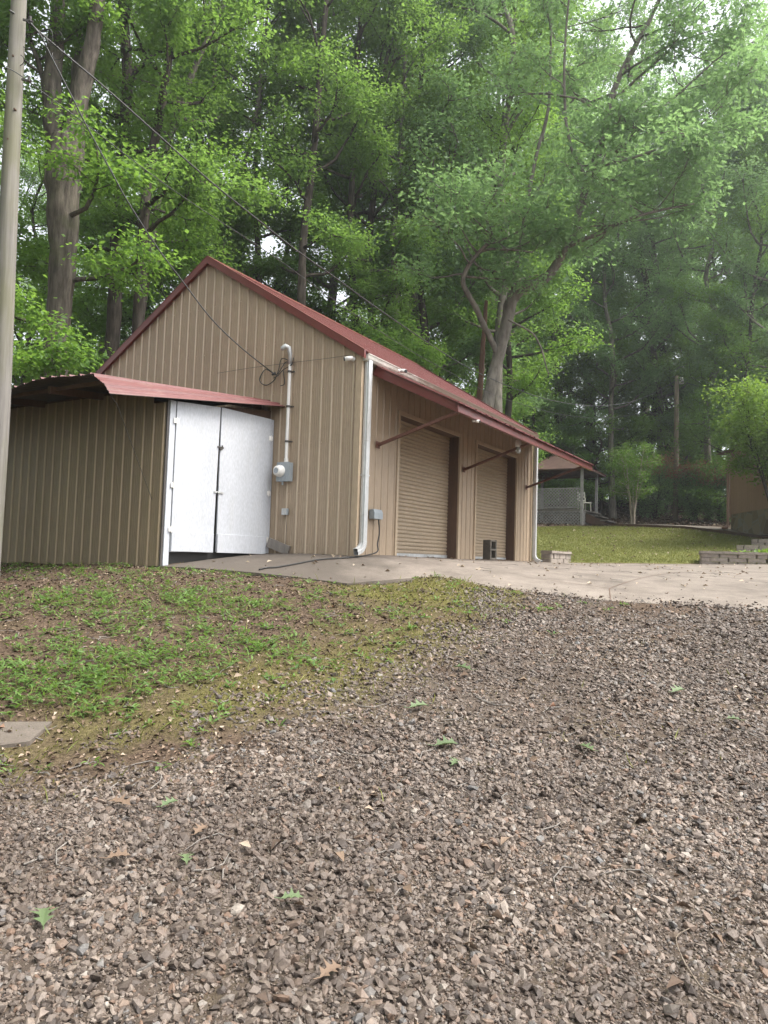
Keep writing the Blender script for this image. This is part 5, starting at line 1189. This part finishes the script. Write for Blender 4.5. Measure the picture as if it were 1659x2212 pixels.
L = rng.uniform(.025, .075, len(P)); o = link('weeds', leaves_mesh('weeds', P, ax, nr, L, L * rng.uniform(.20, .36, len(P)), T_LANCE), M['leaf_weed']); tag(o, 'low green weeds with narrow leaves on the bank below the shed', 'weeds', kind='stuff')
# moss and short grass at the margin of the gravel and along the apron
X, Y = scatter(90000, -6, 3.5, 3.5, 10.4); z = base_h(X, Y); g, mo, la, ix, iy, _, _ = masks(X, Y, z); k = (rng.uniform(size=len(X)) < mo * .9) & ~inside([tuple(p[:2]) for p in pad_poly], X, Y); X, Y = X[k], Y[k]; n = len(X)
az = rng.uniform(0, 6.28, n); el = rng.uniform(.3, 1.4, n); ax = np.stack([np.cos(az) * np.cos(el), np.sin(az) * np.cos(el), np.sin(el)], -1); L = rng.uniform(.012, .034, n)
o = link('moss', leaves_mesh('moss', np.stack([X, Y, ground_h(X, Y)], -1), ax, rng.normal(size=(n, 3)), L, L * .28, T_LEAF), M['leaf_moss']); tag(o, 'yellow-green moss and short grass along the edge of the gravel', 'moss', kind='stuff')
X, Y = scatter(16000, -8, 3, 3.6, 11); d, g, ix, iy, bad = bank_field(X, Y); _, mo, *_q = masks(X, Y, base_h(X, Y)); k = rng.uniform(size=len(X)) < np.where(bad, 0, .55 * d + .35 * mo); X, Y = X[k], Y[k]; n = len(X)
az = rng.uniform(0, 6.28, n); el = rng.uniform(.5, 1.35, n); ax = np.stack([np.cos(az) * np.cos(el), np.sin(az) * np.cos(el), np.sin(el)], -1); L = rng.uniform(.04, .13, n)
o = link('grass', leaves_mesh('grass', np.stack([X, Y, ground_h(X, Y)], -1), ax, rng.normal(size=(n, 3)), L, L * .085, T_LANCE), M['leaf_grass']); tag(o, 'thin grass blades standing among the weeds and moss of the bank', 'grass', kind='stuff')
# lawn
X, Y = scatter(210000, 2, 22, 17, 35); z = base_h(X, Y); _, _, la, ix, iy, lawn_poly, lw = masks(X, Y, z); k = (rng.uniform(size=len(X)) < la * .95 * (.4 + .9 * fbm(X * .9, Y * .9, 61))); X, Y = X[k], Y[k]; n = len(X)
az = rng.uniform(0, 6.28, n); el = rng.uniform(.5, 1.4, n); ax = np.stack([np.cos(az) * np.cos(el), np.sin(az) * np.cos(el), np.sin(el)], -1); L = rng.uniform(.03, .085, n)
o = link('grass', leaves_mesh('grass', np.stack([X, Y, ground_h(X, Y, False)], -1), ax, rng.normal(size=(n, 3)), L, L * .2, T_LEAF), M['leaf_grass']); tag(o, 'short yellowing grass of the sloping lawn', 'grass', kind='stuff')
# dead leaves and bits of twig
def dead_leaves(name, X, Y, L, label, lift=.006, top=None, mm='litter'):
    n = len(X); az = rng.uniform(0, 6.28, n); ax = np.stack([np.cos(az), np.sin(az), rng.normal(size=n) * .25], -1); nr = V3([0, 0, 1.]) + rng.normal(size=(n, 3)) * .38
    Z = (ground_h(X, Y) if top is None else top(X, Y)) + lift + L * .10
    h = n // 3; tv = T_LEAF[0].copy(); tv[:, 2] *= 2.2
    me = leaves_mesh(name, np.stack([X, Y, Z], -1), ax, nr, L, L * rng.uniform(.4, .75, n), (tv, T_LEAF[1]))
    o = link(name, me, M[mm]); tag(o, label, 'dead leaves', kind='stuff')
X, Y = scatter(60000, -8.5, 3.2, 3.2, 11.4); d, g, ix, iy, bad = bank_field(X, Y); k = (rng.uniform(size=len(X)) < np.where(bad, 0, (.75 * (1 - np.clip(g, 0, 1)) ** 2 * (.3 + fbm(X * 1.4, Y * 1.4, 71)) + .012))); dead_leaves('leaf_litter', X[k], Y[k], rng.uniform(.012, .048, k.sum()), 'brown dead leaves strewn over the bank and the edge of the gravel')
X, Y = scatter(420, -3, 7, 2.2, 9); k = ~inside(pad_poly, X, Y); dead_leaves('leaf_litter', X[k], Y[k], rng.uniform(.03, .08, k.sum()), 'scattered dead leaves lying on the gravel', .02)
X, Y = scatter(3200, -4, 12, 8, 19.5); k = inside(pad_poly, X, Y) & (edge_dist(pad_poly, X, Y) > .1) & (rng.uniform(size=len(X)) < .15 + .5 * np.exp(-edge_dist(pad_poly, X, Y) / .4)); dead_leaves('leaf_litter', X[k], Y[k], rng.uniform(.03, .09, k.sum()), 'scattered dead leaves lying on the concrete apron', .004, base_h, 'litter_pale')
X, Y = scatter(420, 3, 16, 19, 34); _, _, la, ix, iy, lawn_poly, lw = masks(X, Y, base_h(X, Y)); k = la > .5; dead_leaves('leaf_litter', X[k], Y[k], rng.uniform(.06, .13, k.sum()), 'pale dead leaves scattered on the lawn', .03, None, 'litter_pale')
X, Y = scatter(16000, 3, 24, 33, 50); _, _, la, *_q = masks(X, Y, base_h(X, Y)); k = la < .1; dead_leaves('leaf_litter', X[k], Y[k], rng.uniform(.08, .17, k.sum()), 'brown leaf litter on the floor of the wood', .02)
w = MB()
for i in range(420):
    on_pad = i % 7 == 0
    if on_pad: x, y = rng.uniform(0, 8), rng.uniform(9, 17)
    else: x, y = rng.uniform(-6, 5), rng.uniform(3, 10)
    ins = bool(inside(pad_poly, V3([x]), V3([y]))[0])
    if on_pad != ins: continue
    a = rng.uniform(0, 6.28); L = rng.uniform(.05, .28); h = (lambda u, v: base_h([u], [v])[0]) if ins else gh
    pts = [(x + math.cos(a + .4 * j) * L * j / 3, y + math.sin(a + .4 * j) * L * j / 3) for j in range(4)]
    w.tube([(u, v, h(u, v) + .008 + .006 * (j % 2)) for j, (u, v) in enumerate(pts)], [.004, .0035, .003, .0015], 5)
o = w.build('twig_litter', M['grey_wood']); tag(o, 'small bits of twig scattered over the gravel and concrete', 'twigs', kind='stuff')

# single fallen leaves and twigs that stand out
def fallen(px, py, L, m_, label, az, grp):
    p = gnd(px, py, 2, 12); x, y = p[0], p[1]; z = gh(x, y) + .03
    tv, tf = T_OAK; tv = tv.copy(); tv[:, 2] = .34 * np.abs(tv[:, 1]) ** 1.3 - .42 * (tv[:, 0] - .45) ** 2 + .09
    me = leaves_mesh('fallen_leaf', V3([[0, 0, 0]]), V3([[math.cos(az), math.sin(az), .08]]), V3([[.1, -.15, 1.]]), V3([L]), V3([L * .8]), (tv, tf))
    o = link('fallen_leaf', me, M[m_]); o.location = (x, y, z); w = MB()
    d = V3([math.cos(az), math.sin(az), .0]); w.tube([(0, 0, .001), tuple(-d * L * .28 + V3([0, 0, .006]))], .0022, 5); w.build('stalk', M[m_], o); tag(o, label, 'leaf', grp)
G1, G2 = 'fresh green oak leaves fallen on the gravel', 'dead oak leaves fallen on the gravel'
for a in ((1018, 1461, .16, 'leaf_fallen', 'fallen green oak leaf at the edge of the moss and gravel', 2.6, G1), (884, 1542, .15, 'leaf_fallen', 'pale green fallen leaf where the gravel begins left of centre', .4, G1), (938, 1628, .15, 'leaf_fallen', 'narrow green fallen leaf in the middle of the gravel', .2, G1),
          (976, 1672, .10, 'leaf_fallen', 'small dark green fallen leaf just below the narrow one', 1.1, G1), (1452, 1506, .15, 'leaf_fallen', 'green fallen leaf alone on the gravel at the right', .5, G1), (1282, 1636, .12, 'leaf_fallen', 'greyish green fallen leaf right of the middle of the gravel', 2.2, G1), (1602, 1568, .10, 'leaf_fallen', 'small green fallen leaf nearest the right edge', 2.9, G1),
          (347, 1762, .10, 'leaf_fallen', 'bright green fallen leaf beside the large dead oak leaf', .9, G1), (402, 1887, .09, 'leaf_fallen', 'dark green upright fallen leaf in the lower left gravel', 1.9, G1), (605, 1966, .09, 'leaf_fallen', 'pale green curled leaf in the lower middle gravel', .1, G1), (92, 2026, .13, 'leaf_fallen', 'large green lobed leaf near the lower left corner', 2.0, G1),
          (282, 1757, .13, 'litter', 'large dead oak leaf lying left of a bright green one', 2.9, G2), (420, 1820, .10, 'litter', 'dead brown leaf curled on the gravel at lower left', 1.2, G2), (228, 1879, .10, 'litter', 'dead leaf lying left of the dark green upright one', .3, G2), (690, 2130, .10, 'litter', 'dead leaf near the bottom edge of the gravel', .8, G2)):
    fallen(*a)
def twig(pix, r, label, grp='twigs lying on the gravel'):
    pts = []
    for q in pix:
        p = gnd(*q, lo=2, hi=12); pts.append(V3([p[0], p[1], gh(p[0], p[1]) + .03]))
    o0 = pts[0]; pp, rr_ = smooth_path([p - o0 for p in pts], [r * (1 - .6 * i / (len(pts) - 1)) for i in range(len(pts))], 4)
    w = MB(); w.tube(pp, rr_, 6); o = w.build('twig', M['twig'], None, True); o.location = o0; tag(o, label, 'twig', grp)
twig([(1599, 2200), (1529, 2167), (1494, 2124), (1471, 2077), (1461, 2032), (1489, 2012)], .0045, 'long thin curved twig in the lower right gravel')
twig([(1012, 2059), (1017, 2012), (1029, 2002), (1069, 1994)], .0035, 'short hooked twig in the lower middle gravel')
twig([(302, 2008), (300, 1990), (299, 1975), (304, 1960)], .003, 'thin upright twig in the lower left gravel')

# ================================================================== haze volume added to pale the far trees as lens glare does
HAZE = .0014
if HAZE:
    w = MB(); w.box((-760, -760, -60), (760, 860, 45)); o = w.build('haze', None); tag(o, 'thin haze added to imitate the pale lens glare over the trees', 'haze', kind='stuff')
    m = bpy.data.materials.new('haze'); m.use_nodes = True; nt = m.node_tree; nt.nodes.clear(); out = nt.nodes.new('ShaderNodeOutputMaterial'); v = nt.nodes.new('ShaderNodeVolumePrincipled')
    v.inputs['Color'].default_value = (.90, .95, .97, 1); v.inputs['Density'].default_value = HAZE; v.inputs['Anisotropy'].default_value = .6
    nt.links.new(v.outputs[0], out.inputs['Volume']); o.data.materials.append(m); sc.cycles.volume_bounces = 0
